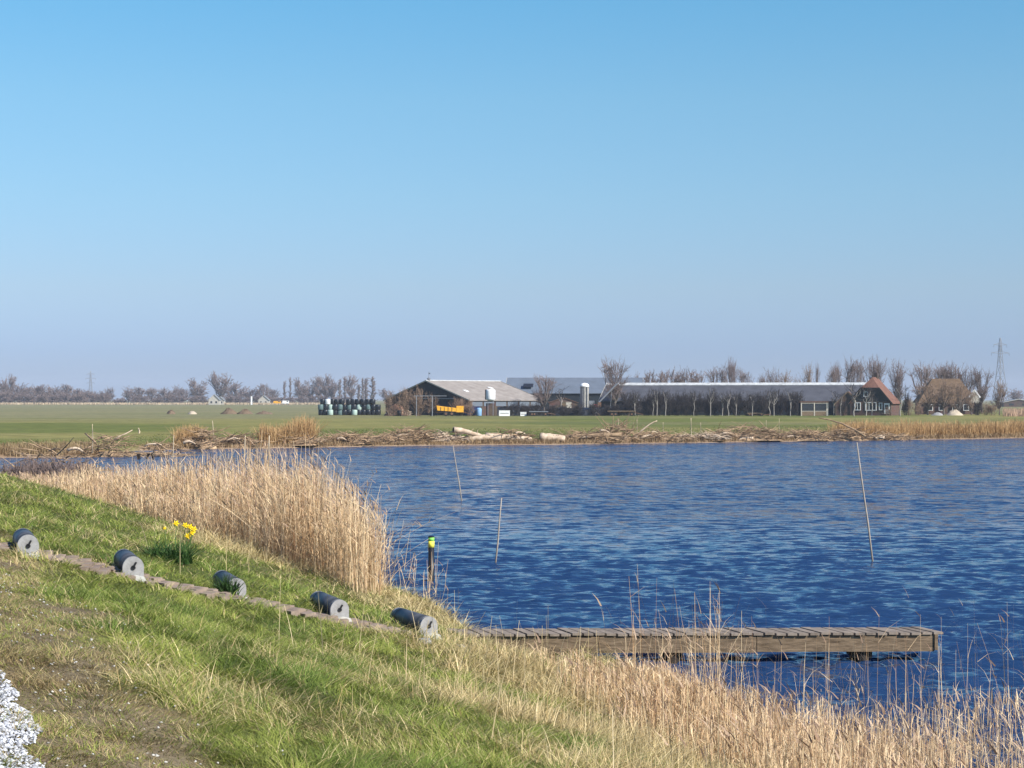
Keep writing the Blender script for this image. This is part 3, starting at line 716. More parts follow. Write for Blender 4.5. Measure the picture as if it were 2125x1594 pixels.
R_ = ['far_round%d' % i for i in range(4)]; V_ = ['far_vase%d' % i for i in range(3)]; Pp = ['far_poplar0', 'far_poplar1']; MV = ['mid_vase%d' % i for i in range(4)]; MR = ['mid_round%d' % i for i in range(3)]
rowof(R_, [(3,790,38),(40,795,44),(62,802,34),(80,797,40),(100,800,34),(122,801,36),(140,797,36),(158,806,34),(178,808,40),(205,815,40)], 1350, '%s bare tree from the left in the far tree belt at the left edge', 'tree belt on the far left')
plant('far_vase0', 18, 1380, 776, 34, 'tallest bare tree at the left edge, rising above the far tree belt', 'tree belt on the far left')
rowof(R_, [(228,803,26),(267,801,32),(290,803,34),(316,804,36),(342,804,34),(364,799,34),(380,806,28)], 1450, '%s rounded bare tree from the left, between small pylon and white farmhouse', 'round trees left of the white farmhouse')
rowof(V_, [(410,784,42),(458,771,42)], 1400, '%s tall bare tree beside the distant white farmhouse', 'tall trees by the white farmhouse')
rowof(R_, [(490,793,60),(522,804,40),(546,796,30),(568,806,34)], 1480, '%s bare tree to the right of the distant white farmhouse', 'trees right of the white farmhouse')
rowof(Pp, [(591,790,8),(602,782,8)], 1350, '%s slim poplar of the lone pair in the far left treeline', 'slim poplar pair')
rowof(V_, [(625,783,34),(643,798,26),(660,780,26),(677,776,34),(690,790,22),(728,778,28),(805,806,34)], 1380, '%s spreading bare tree in the line behind the silage bales', 'spreading trees behind the bales')
rowof(Pp, [(706,786,12),(716,781,11),(744,796,10),(752,784,11),(760,783,12),(773,781,17)], 1330, '%s narrow poplar from the left in the line behind the silage bales', 'poplars behind the bales')
for i, px in enumerate([-4,14,30,48,66,86,104,120,136,152,170,192,214]):
    plant('farshrub%d' % (i % 3), px, 1300+random.uniform(-20, 20), random.uniform(811, 819), random.uniform(30, 42), '%s leafless shrub from the left filling the foot of the far left tree belt' % ORD[i], 'scrub under the far left tree belt', 'bare_shrub', 'shrub')
for i, px in enumerate([250,280,300,326,352,376,402,420,474,492,512,530,556,578,604,626,650,672,700,722]):
    plant('farshrub%d' % (i % 3), px, 1330+random.uniform(-20, 20), random.uniform(818, 825), random.uniform(26, 40), '%s low shrub from the left along the foot of the far treeline' % ORD[i], 'scrub under the far treeline', 'bare_shrub', 'shrub')
# around the farm
plant('mid_vase0', 1276, 436, 740, 66, 'big bare vase-shaped tree left of the long dark barn', 'farm trees')
plant('mid_vase1', 1128, 425, 776, 58, 'bare tree in front of the grey shed, right of the pale-roofed barn', 'farm trees')
plant('pale0', 1165, 424, 800, 40, 'small pale bare tree before the brick shed', 'farm trees')
plant('mid_vase2', 1516, 445, 740, 30, 'tall narrow bare tree above the middle of the long dark barn', 'farm trees')
rowof(['far_round0','far_vase1','far_round2','far_vase2'], [(1322,774,22),(1350,768,30),(1374,770,28),(1395,766,34),(1418,764,34),(1446,766,36)], 640, '%s low bare tree from the left above the long barn roof, left half', 'trees behind the long barn, left')
rowof(MV+MR, [(1490,756,50),(1544,764,36),(1583,775,22),(1603,761,30),(1628,767,38),(1655,777,20),(1677,754,30),(1696,750,10),(1728,760,26),(1736,750,26)], 520, '%s bare tree from the left above the long barn roof, right half', 'trees behind the long barn, right')
rowof(MV, [(1768,741,42),(1786,744,26),(1812,737,46),(1862,744,42)], 470, '%s tall bare tree from the left behind the red-roofed farmhouse', 'trees behind the farmhouse')
rowof(MV, [(1918,750,54),(1948,754,50),(1975,750,54),(2003,757,46),(2037,760,40)], 500, '%s tall grey bare tree from the left behind the brown-roofed farmhouse', 'trees behind the brown farmhouse')
rowof(MR, [(1925,790,46),(1958,785,54),(1990,790,50),(2016,806,34)], 440, '%s brownish bare tree from the left in front of the brown-roofed farmhouse', 'trees in front of the brown farmhouse')
plant('mid_round1', 2074, 432, 786, 40, 'lone brown bare tree to the right of the brown farmhouse, under the pylon', 'farm trees')
plant('far_round1', 2108, 1400, 806, 44, 'low rounded bluish tree far away at the right edge', 'farm trees')
rowof(['pale0','pale1','pale2'], [(1730,806,28),(1772,790,40),(1797,800,34),(1809,806,30),(1868,792,34),(1745,812,22)], 408, '%s pale-trunked bare tree from the left before the red-roofed farmhouse', 'pale trees before the farmhouse')
for i, px in enumerate([1318,1355,1363,1381,1440,1474,1499,1512,1527,1561,1597,1606,1640]):
    plant('pale%d' % (i % 3), px, 411+random.uniform(-3, 3), random.uniform(800, 816), random.uniform(22, 34), '%s slender pale-stemmed tree from the left in front of the dark thicket' % ORD[i], 'pale stems before the thicket')
for i, px in enumerate(np.arange(1300, 1668, 21)):
    plant('dark%d' % (i % 4), px+random.uniform(-4, 4), 418+random.uniform(-3, 3), random.uniform(809, 818), random.uniform(36, 48), '%s dark leafless shrub from the left in the thicket along the long barn' % ORD[i], 'dark thicket along the long barn', 'bare_shrub', 'shrub')
for i, px in enumerate([1062,1088,1112,1146,1172,1200,1234,1262,1284]):
    plant('dark%d' % (i % 4), px, 416+random.uniform(-2, 2), random.uniform(833, 840), random.uniform(30, 40), '%s low dark shrub from the left along the black silage clamp' % ORD[i], 'low shrubs along the clamp', 'bare_shrub', 'shrub')
for i, (px, yt, w_) in enumerate([(812,812,34),(838,800,40),(868,797,44),(898,815,36),(952,822,36),(975,826,30)]):
    plant('bush%d' % (i % 3), px, 411, yt, w_, '%s brown leafless bush from the left before the pale-roofed barn gable' % ORD[i], 'bushes before the barn gable', 'bare_shrub', 'shrub')
for i, (px, yt, w_) in enumerate([(1880,812,20),(1888,822,26),(1905,832,28),(2030,828,26),(2045,832,24),(2060,838,34),(1748,832,24),(1842,842,24)]):
    plant(['dark0','bush1','bush2','dark2','bush0','bush1','dark3','bush2'][i], px, 428 if i < 6 else 411, yt, w_, ['tall dark shrub just right of the red-roofed farmhouse', 'brown shrub between the two farmhouses', 'low brown shrub left of the brown farmhouse', 'dark rounded shrub at the right end of the brown farmhouse', 'brown shrub right of the brown farmhouse', 'wide low brown shrub near the right edge', 'dark shrub against the low wing of the red-roofed farmhouse', 'low shrub under the white-framed windows'][i], 'shrubs around the farmhouses', 'bare_shrub', 'shrub')
for i, (px, D, yt, w_) in enumerate([(-4,74,966,44),(18,76,958,44),(38,76,952,44),(58,78,950,44),(78,79,946,44),(98,78,951,44),(118,77,949,44),(138,80,953,46),(156,81,950,44),(174,82,956,40),(190,82,962,36)]):
    plant('farshrub%d' % (i % 3), px, D, yt, w_*1.2, '%s purplish bare bush from the left in the water at the left edge' % ORD[i], 'bare bushes in the water at the left', 'bare_shrub', 'shrub', zb=-.05)

# ------------------------------------------------------------------ far bank: debris
def heap(px, w_, ytop, label, n=150, D=None, seed=0, mat_='brush_wood', flat=.5, rr=(.015,.05), up=0.2):
    x0 = PX(px, 165); D = float(shoreY(np.array([x0]))[0])+2.2; x = PX(px, D); z0 = tz(x, D)
    hw = w_*D/F/2; h = max(.4, PZ(ytop, D)-z0); R = random.Random(seed+px); segs = []; b = MB()
    rings = 5; nn = 16
    vs = []; fs = []
    for i in range(rings):
        t = i/(rings-1)
        for k in range(nn):
            a = 2*PI*k/nn; rad = 1-t*.9; j_ = R.uniform(.8, 1.15)
            vs.append((hw*rad*math.cos(a)*j_, 1.3*rad*math.sin(a)*j_, -.15+h*.55*math.sin(t*PI/2)*R.uniform(.85, 1.1)))
    for i in range(rings-1):
        for k in range(nn): fs.append((i*nn+k, i*nn+(k+1) % nn, (i+1)*nn+(k+1) % nn, (i+1)*nn+k))
    fs.append(tuple((rings-1)*nn+k for k in range(nn)))
    root = empty('branch_heap', (x, D, z0), label, 'branches', 0, 'heaps of driftwood branches on the far bank')
    b.add(vs, fs); b.build('debris_mound', M['brush_wood'], root)
    for _ in range(n):
        px_ = R.uniform(-1, 1); py_ = R.uniform(-1, 1)
        hh = h*(1-px_*px_*.7)*R.uniform(.1, .95)
        L = R.uniform(.5, 1.9); a = R.gauss(0, .7)+(PI if R.random() < .5 else 0); el = R.gauss(.05, up)
        d = Vector((math.cos(a)*math.cos(el), math.sin(a)*math.cos(el), math.sin(el)))
        p = Vector((px_*hw, py_*1.3, hh)); r = R.uniform(*rr)
        m_ = p+d*L/2+Vector((0, 0, R.uniform(-.1, .15))); q = p+d*L+Vector((0, 0, R.uniform(-.2, .3)))
        segs.append((tuple(p), tuple(m_), r, r*.8)); segs.append((tuple(m_), tuple(q), r*.8, r*.35))
    V, Fc = seg_mesh(segs, 5)
    np_mesh('branches', V, Fc, M[mat_], parent=root)
    return root
L_ = 'heap of dark branches on the far bank '
heap(225, 110, 897, L_+'at the far left', 190, seed=1)
heap(330, 90, 918, 'low litter of driftwood on the far bank left of the reed-crowned heap', 110, seed=2)
heap(424, 60, 888, 'mound of branches crowned with reeds on the far bank, left of the reed clump', 150, seed=3)
heap(492, 90, 903, 'dark tangled branch heap on the far bank just left of the tall reed clump', 190, seed=4)
heap(610, 110, 905, 'dark brush around the foot of the tall reed clump on the far bank', 170, seed=5)
heap(725, 90, 898, 'reddish brown brush heap on the far bank below the silage bales', 220, seed=6)
heap(795, 90, 903, 'low brown brush heap on the far bank between bales and barn', 150, seed=12)
heap(850, 90, 889, 'highest brown branch heap on the far bank below the barn gable', 260, seed=7)
heap(920, 90, 897, 'pale and brown driftwood heap just left of the hollow trunk', 170, seed=8, mat_='pale_wood')
heap(1060, 70, 893, 'dark stump and branch heap behind the long barkless trunk', 110, seed=9)
heap(1220, 130, 897, 'long brown brush heap right of the cut log with the dark end', 260, seed=10)
heap(1285, 70, 880, 'upended root clump on the far bank below the large vase-shaped tree', 190, seed=11, up=.5)
heap(1370, 100, 897, 'low heap of broken wood with white boards on the far bank', 180, seed=13)
heap(1460, 90, 903, 'flat spread of brushwood left of the large arching heap', 170, seed=17, mat_='pale_wood')
heap(1545, 150, 884, 'large arching dark branch heap on the far bank', 330, seed=14)
heap(1670, 110, 893, 'wide brushwood heap on the far bank under the glazed shelter', 260, seed=15)
heap(1765, 90, 888, 'dark branch heap with the long leaning bough at its top', 200, seed=16)
heap(1850, 90, 899, 'low brown brush at the left end of the golden shore reeds', 160, seed=18)
heap(110, 160, 925, 'brown driftwood litter on the muddy far bank at the left edge', 170, seed=19)
def log(p0, p1, r0, r1, label, m='pale_wood', dark_end=True, bend=.15, name='driftwood_log', D=None, sub=9):
    xm = PX((p0[0]+p1[0])/2, 165); D = D or float(shoreY(np.array([xm]))[0])+1.1
    a = Vector((PX(p0[0], D), D, PZ(p0[1], D))); b_ = Vector((PX(p1[0], D), D+random.uniform(.2, 1), PZ(p1[1], D)))
    root = empty(name, a, label, 'log', 0, 'driftwood logs on the far bank'); R = random.Random(int(p0[0])); dv = b_-a
    pts = []; rs = []
    for i in range(sub):
        t = i/(sub-1); pts.append(dv*t+Vector((0, R.uniform(-.05, .05), math.sin(t*PI)*bend+R.uniform(-.03, .03)))); rs.append((r0*(1-t)+r1*t)*R.uniform(.88, 1.12))
    q = MB(); q.tube(pts, rs, 12); q.build('trunk', M[m], root, True)
    if dark_end:
        d = (pts[1]-pts[0]).normalized(); q = MB(); q.tube([pts[0]-d*.02, pts[0]+d*.05], [r0*.78, r0*.78], 12); q.build('hollow_end', M['hollow'], root)
    q = MB()
    for i in range(3):
        t = R.uniform(.3, .9); c = dv*t; q.tube([c, c+Vector((R.uniform(-.3, .3), -.2, R.uniform(.2, .55)*min(1, r0*6)))], [r1*.35, r1*.15], 6)
    q.build('branch_stub', M[m], root)
    return root
log((941,892),(1004,908),.26,.17,'slanting hollow tree trunk with a dark open end on the far bank', bend=.1)
log((967,913),(1042,911),.22,.30,'pale barkless log lying flat below the slanting hollow trunk', dark_end=False)
log((1008,905),(1102,914),.30,.30,'long thick bone-white trunk on the far bank left of the dark-ended log', dark_end=False, bend=.05)
log((1120,907),(1172,911),.42,.30,'thick pale log with a large dark cut end facing left', bend=.0)
log((1172,912),(1290,903),.26,.17,'long brown bark-covered log right of the dark-ended log', 'brown_wood', False)
log((1312,916),(1364,873),.10,.04,'forked pale branch rising steeply to the right from the far bank', dark_end=False, bend=.25)
log((1376,911),(1412,914),.12,.14,'short white board-like log at the waterline near the upright stakes', dark_end=False, bend=0)
log((1795,905),(1700,867),.11,.04,'long bough leaning up to the left out of a dark branch heap', 'brown_wood', False, bend=.3)
log((1815,910),(1835,909),.14,.18,'short white log at the waterline left of the golden shore reeds', dark_end=False)
log((1532,914),(1562,911),.18,.18,'short cut log lying at the foot of the large arching heap', dark_end=False)
log((198,918),(170,899),.09,.04,'dark snag pointing up left on the far bank at the left', 'brush_wood', False, bend=0, sub=4)
log((236,912),(272,893),.05,.03,'thin pale forked stick standing out of the left branch heap', dark_end=False, bend=0, sub=4)
log((880,915),(935,914),.12,.16,'weathered board-like log at the waterline left of the hollow trunk', dark_end=False, bend=0)
for i, (px, py_, w2, tl) in enumerate([(650,915,26,1),(700,912,18,-3),(822,905,30,4),(868,901,22,-8),(905,908,34,2),(1070,901,22,-5),(1205,909,30,3),(1246,898,24,-9),(1330,907,26,5),(1352,900,20,-6),(1405,906,30,2),(1500,903,34,-7),(1585,905,28,4),(1632,908,34,-2),(1690,904,26,6),(1738,909,30,-3),(470,913,28,3),(380,920,24,-2),(300,925,34,2),(140,935,30,-3)]):
    log((px,py_+tl*.5),(px+w2,py_-tl*.5),(.055+.03*(i % 3)),.05,['thin pale stick','short pale log','weathered grey-tan log','crooked pale branch'][i % 4]+', '+ORD[i]+' of the scattered small logs counted along the far bank',dark_end=False,sub=5,name='small_log')
for i, (px, yt, yb, r) in enumerate([(192,880,925,.035),(288,888,899,.11),(445,873,925,.035),(1281,870,912,.035),(1322,871,898,.03),(1376,876,905,.03),(1434,868,915,.045),(1454,877,903,.03),(1617,869,905,.03),(1590,872,905,.03)]):
    D = float(shoreY(np.array([PX(px, 165)]))[0])+3 if i != 1 else 204
    lb = ['thin upright stake in the far bank at the left branch heap', 'short stubby brown post in the pasture at the left', 'leaning stake right of the reed-crowned mound', 'stake rising from the upended root clump', 'thin short stake between the root clump and the forked branch', 'thin stake above the white boards', 'thickest upright stake on the far bank, under the long barn', 'short stake just right of the thickest stake', 'thin stake between the two largest branch heaps', 'leaning twig stake at the top of the large arching heap'][i]
    pole((px, yb), (px+(3 if i == 3 else 0)-(4 if i == 2 else 0), yt), r, lb, 'stake', 'stake', 'stakes on the far bank', D)
for i, (px, yt, yb, r, D) in enumerate([(358,903,955,.03,118),(506,904,962,.025,75),(516,925,960,.02,75),(556,904,966,.032,75),(645,931,962,.02,90),(590,935,960,.015,90)]):
    pole((px, yb), (px+(3 if i != 4 else 1), yt), r, ['stake in the water just above the left part of the reed bed', 'left one of two taller stakes above the reed bed', 'short thin stake between two taller stakes above the reeds', 'right and thicker one of two taller stakes above the reed bed', 'thin dark stake in the water right of the reed bed crest', 'faint thin stake above the crest of the reed bed'][i], 'hollow' if i == 4 else 'stake', 'stake', 'stakes in the water behind the reeds', D)
# snag in the water at left
p = Vector((PX(288, 128), 128, 0)); b = MB(); b.tube([(0,0,-.3),(0,0,.35)], .12, 8); b.tube([(.5,0,-.2),(.65,0,.3),(.9,0,.32),(1.0,0,-.1)], .08, 8)
tag(b.build('driftwood_snag', M['hollow'], None, True, p), 'dark snag with a looped root sticking out of the water at the left', 'driftwood')
b = MB(); pts = [Vector((PX(px, D), D, .03)) for px, D in [(196,133),(250,134.5),(320,136),(385,137)]]
b.tube([q-pts[0] for q in pts], [.12,.2,.18,.05], 8); tag(b.build('floating_log', M['brown_wood'], None, True, pts[0]), 'thin dark log lying just awash off the far bank at the left', 'log')

# shore reeds / rough grass on far bank
def bank_reeds(name, x0p, x1p, depth, n, hr, label, off=1.0, col=None):
    D0 = 170; X = RNG.uniform(PX(x0p, 160), PX(x1p, 160 if x1p < 1300 else 196), n); Y = shoreY(X)+off+RNG.uniform(0, depth, n)*RNG.random(n)**.5
    vg = Veg(); P = np.stack([X, Y, terrain(X, Y)-.05], 1)
    H = RNG.uniform(hr[0], hr[1], n)*(.45+1.0*fbm(X, Y, 2.0, 91))
    V, Fc = ribbon(P, H, RNG.uniform(.03, .06, n), np.abs(RNG.normal(.15, .2, n)), RNG.uniform(0, 2*PI, n), 3, .4, .8)
    c = lerp((.30,.17,.075), (.62,.42,.20), np.clip(RNG.random(n)*.8+.3*(fbm(X, Y, 1.5, 92)-.3), 0, 1)) if col is None else lerp(col[0], col[1], RNG.random(n))
    vg.add(V, Fc, c, 6); return vg.build(name, M['straw'], label, 'reeds')
bank_reeds('shore_reeds', 1845, 2400, 9, 26000, (.6, 1.6), 'band of golden reeds along the far shore at the right')
bank_reeds('shore_reeds', 552, 652, 3.2, 2600, (1.1, 2.3), 'tall golden reed clump on the far shore below the silage bales')
bank_reeds('shore_reeds', 398, 446, 2.5, 900, (.9, 1.7), 'small tuft of reeds on a branch mound on the far shore')
bank_reeds('shore_grass', -60, 2200, 3.0, 22000, (.15, .5), 'fringe of low withered grass along the far waterline', .1, ((.13,.08,.04), (.42,.30,.17)))
bank_reeds('rough_grass', -250, 300, 22, 16000, (.2, .7), 'rough withered vegetation on the bank at the far left', .3, ((.16,.10,.05), (.36,.27,.14)))
n = 60000; X = RNG.uniform(-70, 75, n); Y = shoreY(X)+5+RNG.random(n)**1.6*70
vg = Veg(); P = np.stack([X, Y, terrain(X, Y)-.02], 1)
V, Fc = ribbon(P, RNG.uniform(.04, .14, n), RNG.uniform(.05, .12, n), RNG.uniform(.2, 1, n), RNG.uniform(0, 2*PI, n), 3, .4)
vg.add(V, Fc, lerp((.085,.125,.028), (.20,.205,.07), RNG.random(n)), 6); vg.build('pasture_grass', M['grass'], 'short uneven pasture grass beyond the far bank', 'grass')
# far pale reed strip
n = 9000; X = RNG.uniform(-420, -95, n); Y = 1240+RNG.uniform(0, 14, n); P = np.stack([X, Y, terrain(X, Y)], 1); vg = Veg()
V, Fc = ribbon(P, RNG.uniform(.8, 1.7, n), RNG.uniform(.3, .6, n), RNG.uniform(0, .3, n), RNG.uniform(0, 2*PI, n), 3); vg.add(V, Fc, lerp((.42,.32,.20), (.6,.48,.33), RNG.random(n)), 6)
vg.build('distant_reeds', M['straw'], 'thin pale reed line at the foot of the distant trees', 'reeds')
n = 12000; X = RNG.uniform(96, 150, n); Y = RNG.uniform(400, 440, n); k = (CX+F*X/Y) > 2082; X, Y = X[k], Y[k]; n = len(X); P = np.stack([X, Y, terrain(X, Y)], 1); vg = Veg()
V, Fc = ribbon(P, RNG.uniform(.8, 1.9, n), RNG.uniform(.06, .16, n), RNG.uniform(0, .3, n), RNG.uniform(0, 2*PI, n), 3); vg.add(V, Fc, lerp((.36,.23,.15), (.55,.38,.26), RNG.random(n)), 6)
vg.build('distant_reeds', M['straw'], 'pinkish brown reed patch at the right edge beyond the pasture', 'reeds')

# ------------------------------------------------------------------ silage bales
M['bale_black'] = mat('black_wrap', (.010,.012,.016), .35, .4, 2, .2, spec=.5); M['bale_green'] = mat('pale_green_wrap', (.36,.46,.41), .4, .15, 2, .2); M['bale_white'] = mat('white_wrap', (.6,.62,.62), .4, .1, 2, .2)
M['bale_teal'] = mat('dull_green_wrap', (.10,.15,.15), .4, .2, 2, .2)
def bale_mesh(m):
    q = MB(); q.lathe([(.45,0),(.58,.03),(.62,.12),(.63,.6),(.62,1.1),(.57,1.19),(.42,1.22)], 18); o = q.build('bale', m, None, True); me = o.data; bpy.data.objects.remove(o); return me
BM = {c: bale_mesh(M['bale_'+c]) for c in ('black', 'green', 'white', 'teal')}
rows = {0: 'kkgktkkgkkkkk', 1: 'tkgktktkgktkk', 2: 'kwkkkkkkkkk'}
# bottom/mid/top rows as seen from the lake, plus a back row
cm = {'k': 'black', 'g': 'green', 'w': 'white', 't': 'teal'}
rnm = {0: 'bottom', 1: 'middle', 2: 'top'}
for lv, s_ in rows.items():
    x0 = 666+(0 if lv < 2 else 4); cnt = {}
    for i, ch in enumerate(s_):
        D = 431+random.uniform(-.3, .3); px = x0+i*9.9+random.uniform(-.6, .6); c = cm[ch]
        if lv == 2 and i >= 5: px += 4
        if lv == 0 and ch == 'g': D -= 1.1
        x = PX(px, D); z = tz(PX(725, D), 431)+lv*1.2
        cnt[c] = cnt.get(c, 0)+1
        nm = {'black': 'black wrapped', 'green': 'pale green wrapped', 'white': 'white wrapped', 'teal': 'dull green wrapped'}[c]
        o = bpy.data.objects.new('silage_bale', BM[c]); C.objects.link(o); o.location = (x, D, z); o.rotation_euler = (random.uniform(-.02, .02), random.uniform(-.02, .02), random.uniform(0, 6))
        lb = ('only white bale, on top near the left end of the stack' if c == 'white' else '%s bale, %s of its colour from the left in the %s layer' % (nm, ORD[cnt[c]-1], rnm[lv]))
        tag(o, lb, 'bale', 'stacked silage bales left of the barn')

# ------------------------------------------------------------------ buildings
M['fibre'] = ribmat('fibre_cement_roof', (.25,.215,.185), 5.6, 'X', .9, .6, .2, .6, col2=(.39,.345,.305))
M['slate'] = ribmat('dark_roof_sheets', (.085,.086,.097), 5, 'X', .7, .5, .25, .5)
M['greyroof'] = ribmat('blue_grey_roof', (.13,.155,.19), 4, 'X', .7, .4, .15, .3)
M['tar'] = ribmat('tarred_boards', (.014,.02,.026), 7, 'X', .8, .5, .35, 1)
M['ridge'] = mat('dull_white_sheet', (.30,.31,.31), .8, .2, 1.2, .2, col2=(.62,.63,.61)); M['white'] = mat('white_paint', (.80,.80,.78), .6, .08, 2); M['cream'] = mat('cream_paint', (.42,.39,.33), .7, .15, 2)
M['brick'] = brickmat('red_brick', (.13,.065,.045), (.10,.05,.04), (.25,.2,.17)); M['brickb'] = brickmat('brown_brick', (.12,.07,.05), (.09,.055,.04), (.16,.13,.11))
M['tiles'] = ribmat('red_tiles', (.19,.09,.062), 9, 'Y', .8, .8, .3, 1.2, col2=(.29,.15,.105))
M['thatch'] = mat('old_thatch', (.13,.085,.05), .95, .3, 1.5, .5); M['glass'] = mat('window_glass', (.02,.025,.03), .08, .2, 3, spec=.8)
M['dkgreen'] = mat('green_black_paint', (.02,.026,.024), .6, .3, 3); M['steel'] = mat('galvanised_steel', (.22,.23,.25), .5, .2, 4, metal=.3)
M['orange'] = mat('orange_yellow_paint', (.78,.38,.03), .5, .2, 2); M['blue'] = mat('blue_paint', (.015,.045,.17), .5, .2, 2); M['ltblue'] = mat('light_blue_plastic', (.20,.36,.58), .5, .1, 2)
M['rubber'] = mat('tyre_rubber', (.018,.018,.018), .85, .3, 5); M['rust'] = mat('rusty_steel', (.10,.055,.035), .85, .4, 3, .3, col2=(.2,.11,.07)); M['red'] = mat('red_machine_paint', (.55,.03,.02), .5, .1, 3)
M['sand'] = mat('pale_sand', (.42,.35,.26), .95, .2, 2, .3); M['mud'] = mat('bare_earth', (.14,.10,.065), .95, .35, 1.5, .4)
M['silo'] = ribmat('ribbed_silo', (.24,.235,.22), 2.2, 'Z', .7, .8, .25, 1, col2=(.48,.45,.40))

def shed(name, org, ang, Wd, Ln, ze, zr, roofm, wallm, label, over=.4, ridge=None, verge=True, cat='barn', gm=None, door=None, vm='cream'):
    # local: x along gable (0..Wd), y along length (0..Ln); ang rotates about the corner
    t = empty(name, org, label, cat, ang); b = MB()
    b.box((Wd/2, Ln/2, ze/2-.3), (Wd, Ln, ze+.6)); b.build('wall', wallm, t)
    g_ = MB()
    for y0 in (.0, Ln-.15): g_.prism([(0.02, ze+.001), (Wd-.02, ze+.001), (Wd/2, zr-.12)], y0, y0+.15)
    g_.build('gable', gm or wallm, t)
    r = MB(); sl = (zr-ze)/(Wd/2)
    for sgn in (0, 1):
        xe = -over if sgn == 0 else Wd+over; q = [(xe, -over, ze-over*sl), (xe, Ln+over, ze-over*sl), (Wd/2, Ln+over, zr), (Wd/2, -over, zr)]
        if sgn: q = q[::-1]
        q = q[::-1]
        r.slab(q, .12)
    rf = r.build('roof', roofm, t)
    if ridge:
        k = MB(); k.prism([(Wd/2-ridge, zr-ridge*sl+.05), (Wd/2-ridge, zr-ridge*sl+.17), (Wd/2, zr+.2), (Wd/2+ridge, zr-ridge*sl+.17), (Wd/2+ridge, zr-ridge*sl+.05), (Wd/2, zr+.06)], -over, Ln+over); k.build('ridge_cap', M['ridge'], rf)
    if verge:
        for y0 in (-over-.06, Ln+over):
            k = MB()
            for sgn in (0, 1):
                xe = -over if sgn == 0 else Wd+over
                k.beam((xe, y0+.03, ze-over*sl-.02), (Wd/2, y0+.03, zr-.02), .06, .26)
            k.build('verge_board', M[vm], rf)
    return t
# barn A: pale roof, dark gable facing left-front
gz = .35
N = Vector((PX(975, 420), 420, gz)); W_ = 28
org = N+Vector((-.7071, .7071, 0))*W_
A = shed('barn', org, -PI/4, W_, 22.8, 3.45, 7.75, M['fibre'], M['brickb'], 'low wide barn with a pale fibre-cement roof and dark gable, left in the farmyard', ridge=.25, gm=M['tar'])
b = MB(); b.box((14, -.06, 2.9), (15, .06, 1.5)); b.build('cladding', M['tar'], A)
b = MB(); b.box((18, -.10, 1.7), (6, .06, 3.3)); b.build('barn_door', M['tar'], A)
b = MB(); b.box((17, -.18, 3.75), (12, .12, .18)); b.build('door_rail', M['steel'], A)
for k_ in range(6):
    b = MB(); b.box((28.04, 2.2+k_*3.7, 2.55), (.06, 3.2, 1.0)); wn = b.build('window', M['greyroof'], A)
b = MB(); b.lathe([(.35,7.6),(.35,8.1),(.5,8.2),(.1,8.5)], 10, (14,.6,0)); b.tube([(14,.6,8.4),(14,.6,9.8)], .04, 5); b.box((14.2,.6,9.4), (.5,.05,.25)); b.build('vent_finial', M['steel'], A)
for k_, (yy, sl_) in enumerate([(5, 21.5), (15, 19.2)]):
    z_ = 7.75-(sl_-14)*(4.3/14); b = MB(); b.box((sl_, yy, z_+.05), (1.2, 1.0, .06), m=Matrix.Rotation(math.atan2(4.3, 14), 3, 'Y')); b.build('skylight', M['white'], A)
# portal frame in front of the gable
b = MB(); b.tube([(0,0,-.2),(0,0,4.2)], .09, 8); b.tube([(3.4,0,-.2),(3.4,0,4.2)], .1, 8); b.box((3.0,0,4.3), (7.0,.12,.13)); tag(b.build('steel_portal', M['steel'], None, False, (PX(864,409), 409, gz)), 'pale steel portal frame standing before the barn gable', 'frame')
# barn B
B = shed('grey_shed', (PX(1058, 500), 500, gz), -PI/2+PI/2*0, 1, 1, 1, 1, M['greyroof'], M['tar'], 'tmp') if False else None
def long_shed(name, px0, px1, D, Wd, ze, zr, tilt, roofm, wallm, label, **k):
    # length runs to the right; local y axis along the length, front eave toward the lake
    Ln = (px1-px0)*D/F/math.cos(tilt)
    # gable x-axis points away from camera: rotate -90deg-tilt -> y to the right, x toward the lake
    ang = -PI/2-tilt
    front = Vector((PX(px0, D), D, gz)); xdir = Vector((math.cos(ang), math.sin(ang), 0))
    return shed(name, front-xdir*Wd, ang, Wd, Ln, ze, zr, roofm, wallm, label, **k), Ln
B, _ = long_shed('barn', 1050, 1330, 478, 22, 5.2, 9.1, .06, M['greyroof'], M['tar'], 'large blue-grey metal-roofed shed behind the two other barns', ridge=None)
b = MB(); b.box((18.6, 5.4, 7.05), (2.6, 2.5, .12), m=Matrix.Rotation(math.atan2(3.9, 11), 3, 'Y')); b.build('roof_opening', M['black'], B)
Cc, LnC = long_shed('barn', 1246, 1800, 438, 24, 3.3, 7.25, .20, M['slate'], M['tar'], 'very long dark barn with a white ridge strip behind the thicket', ridge=1.5)
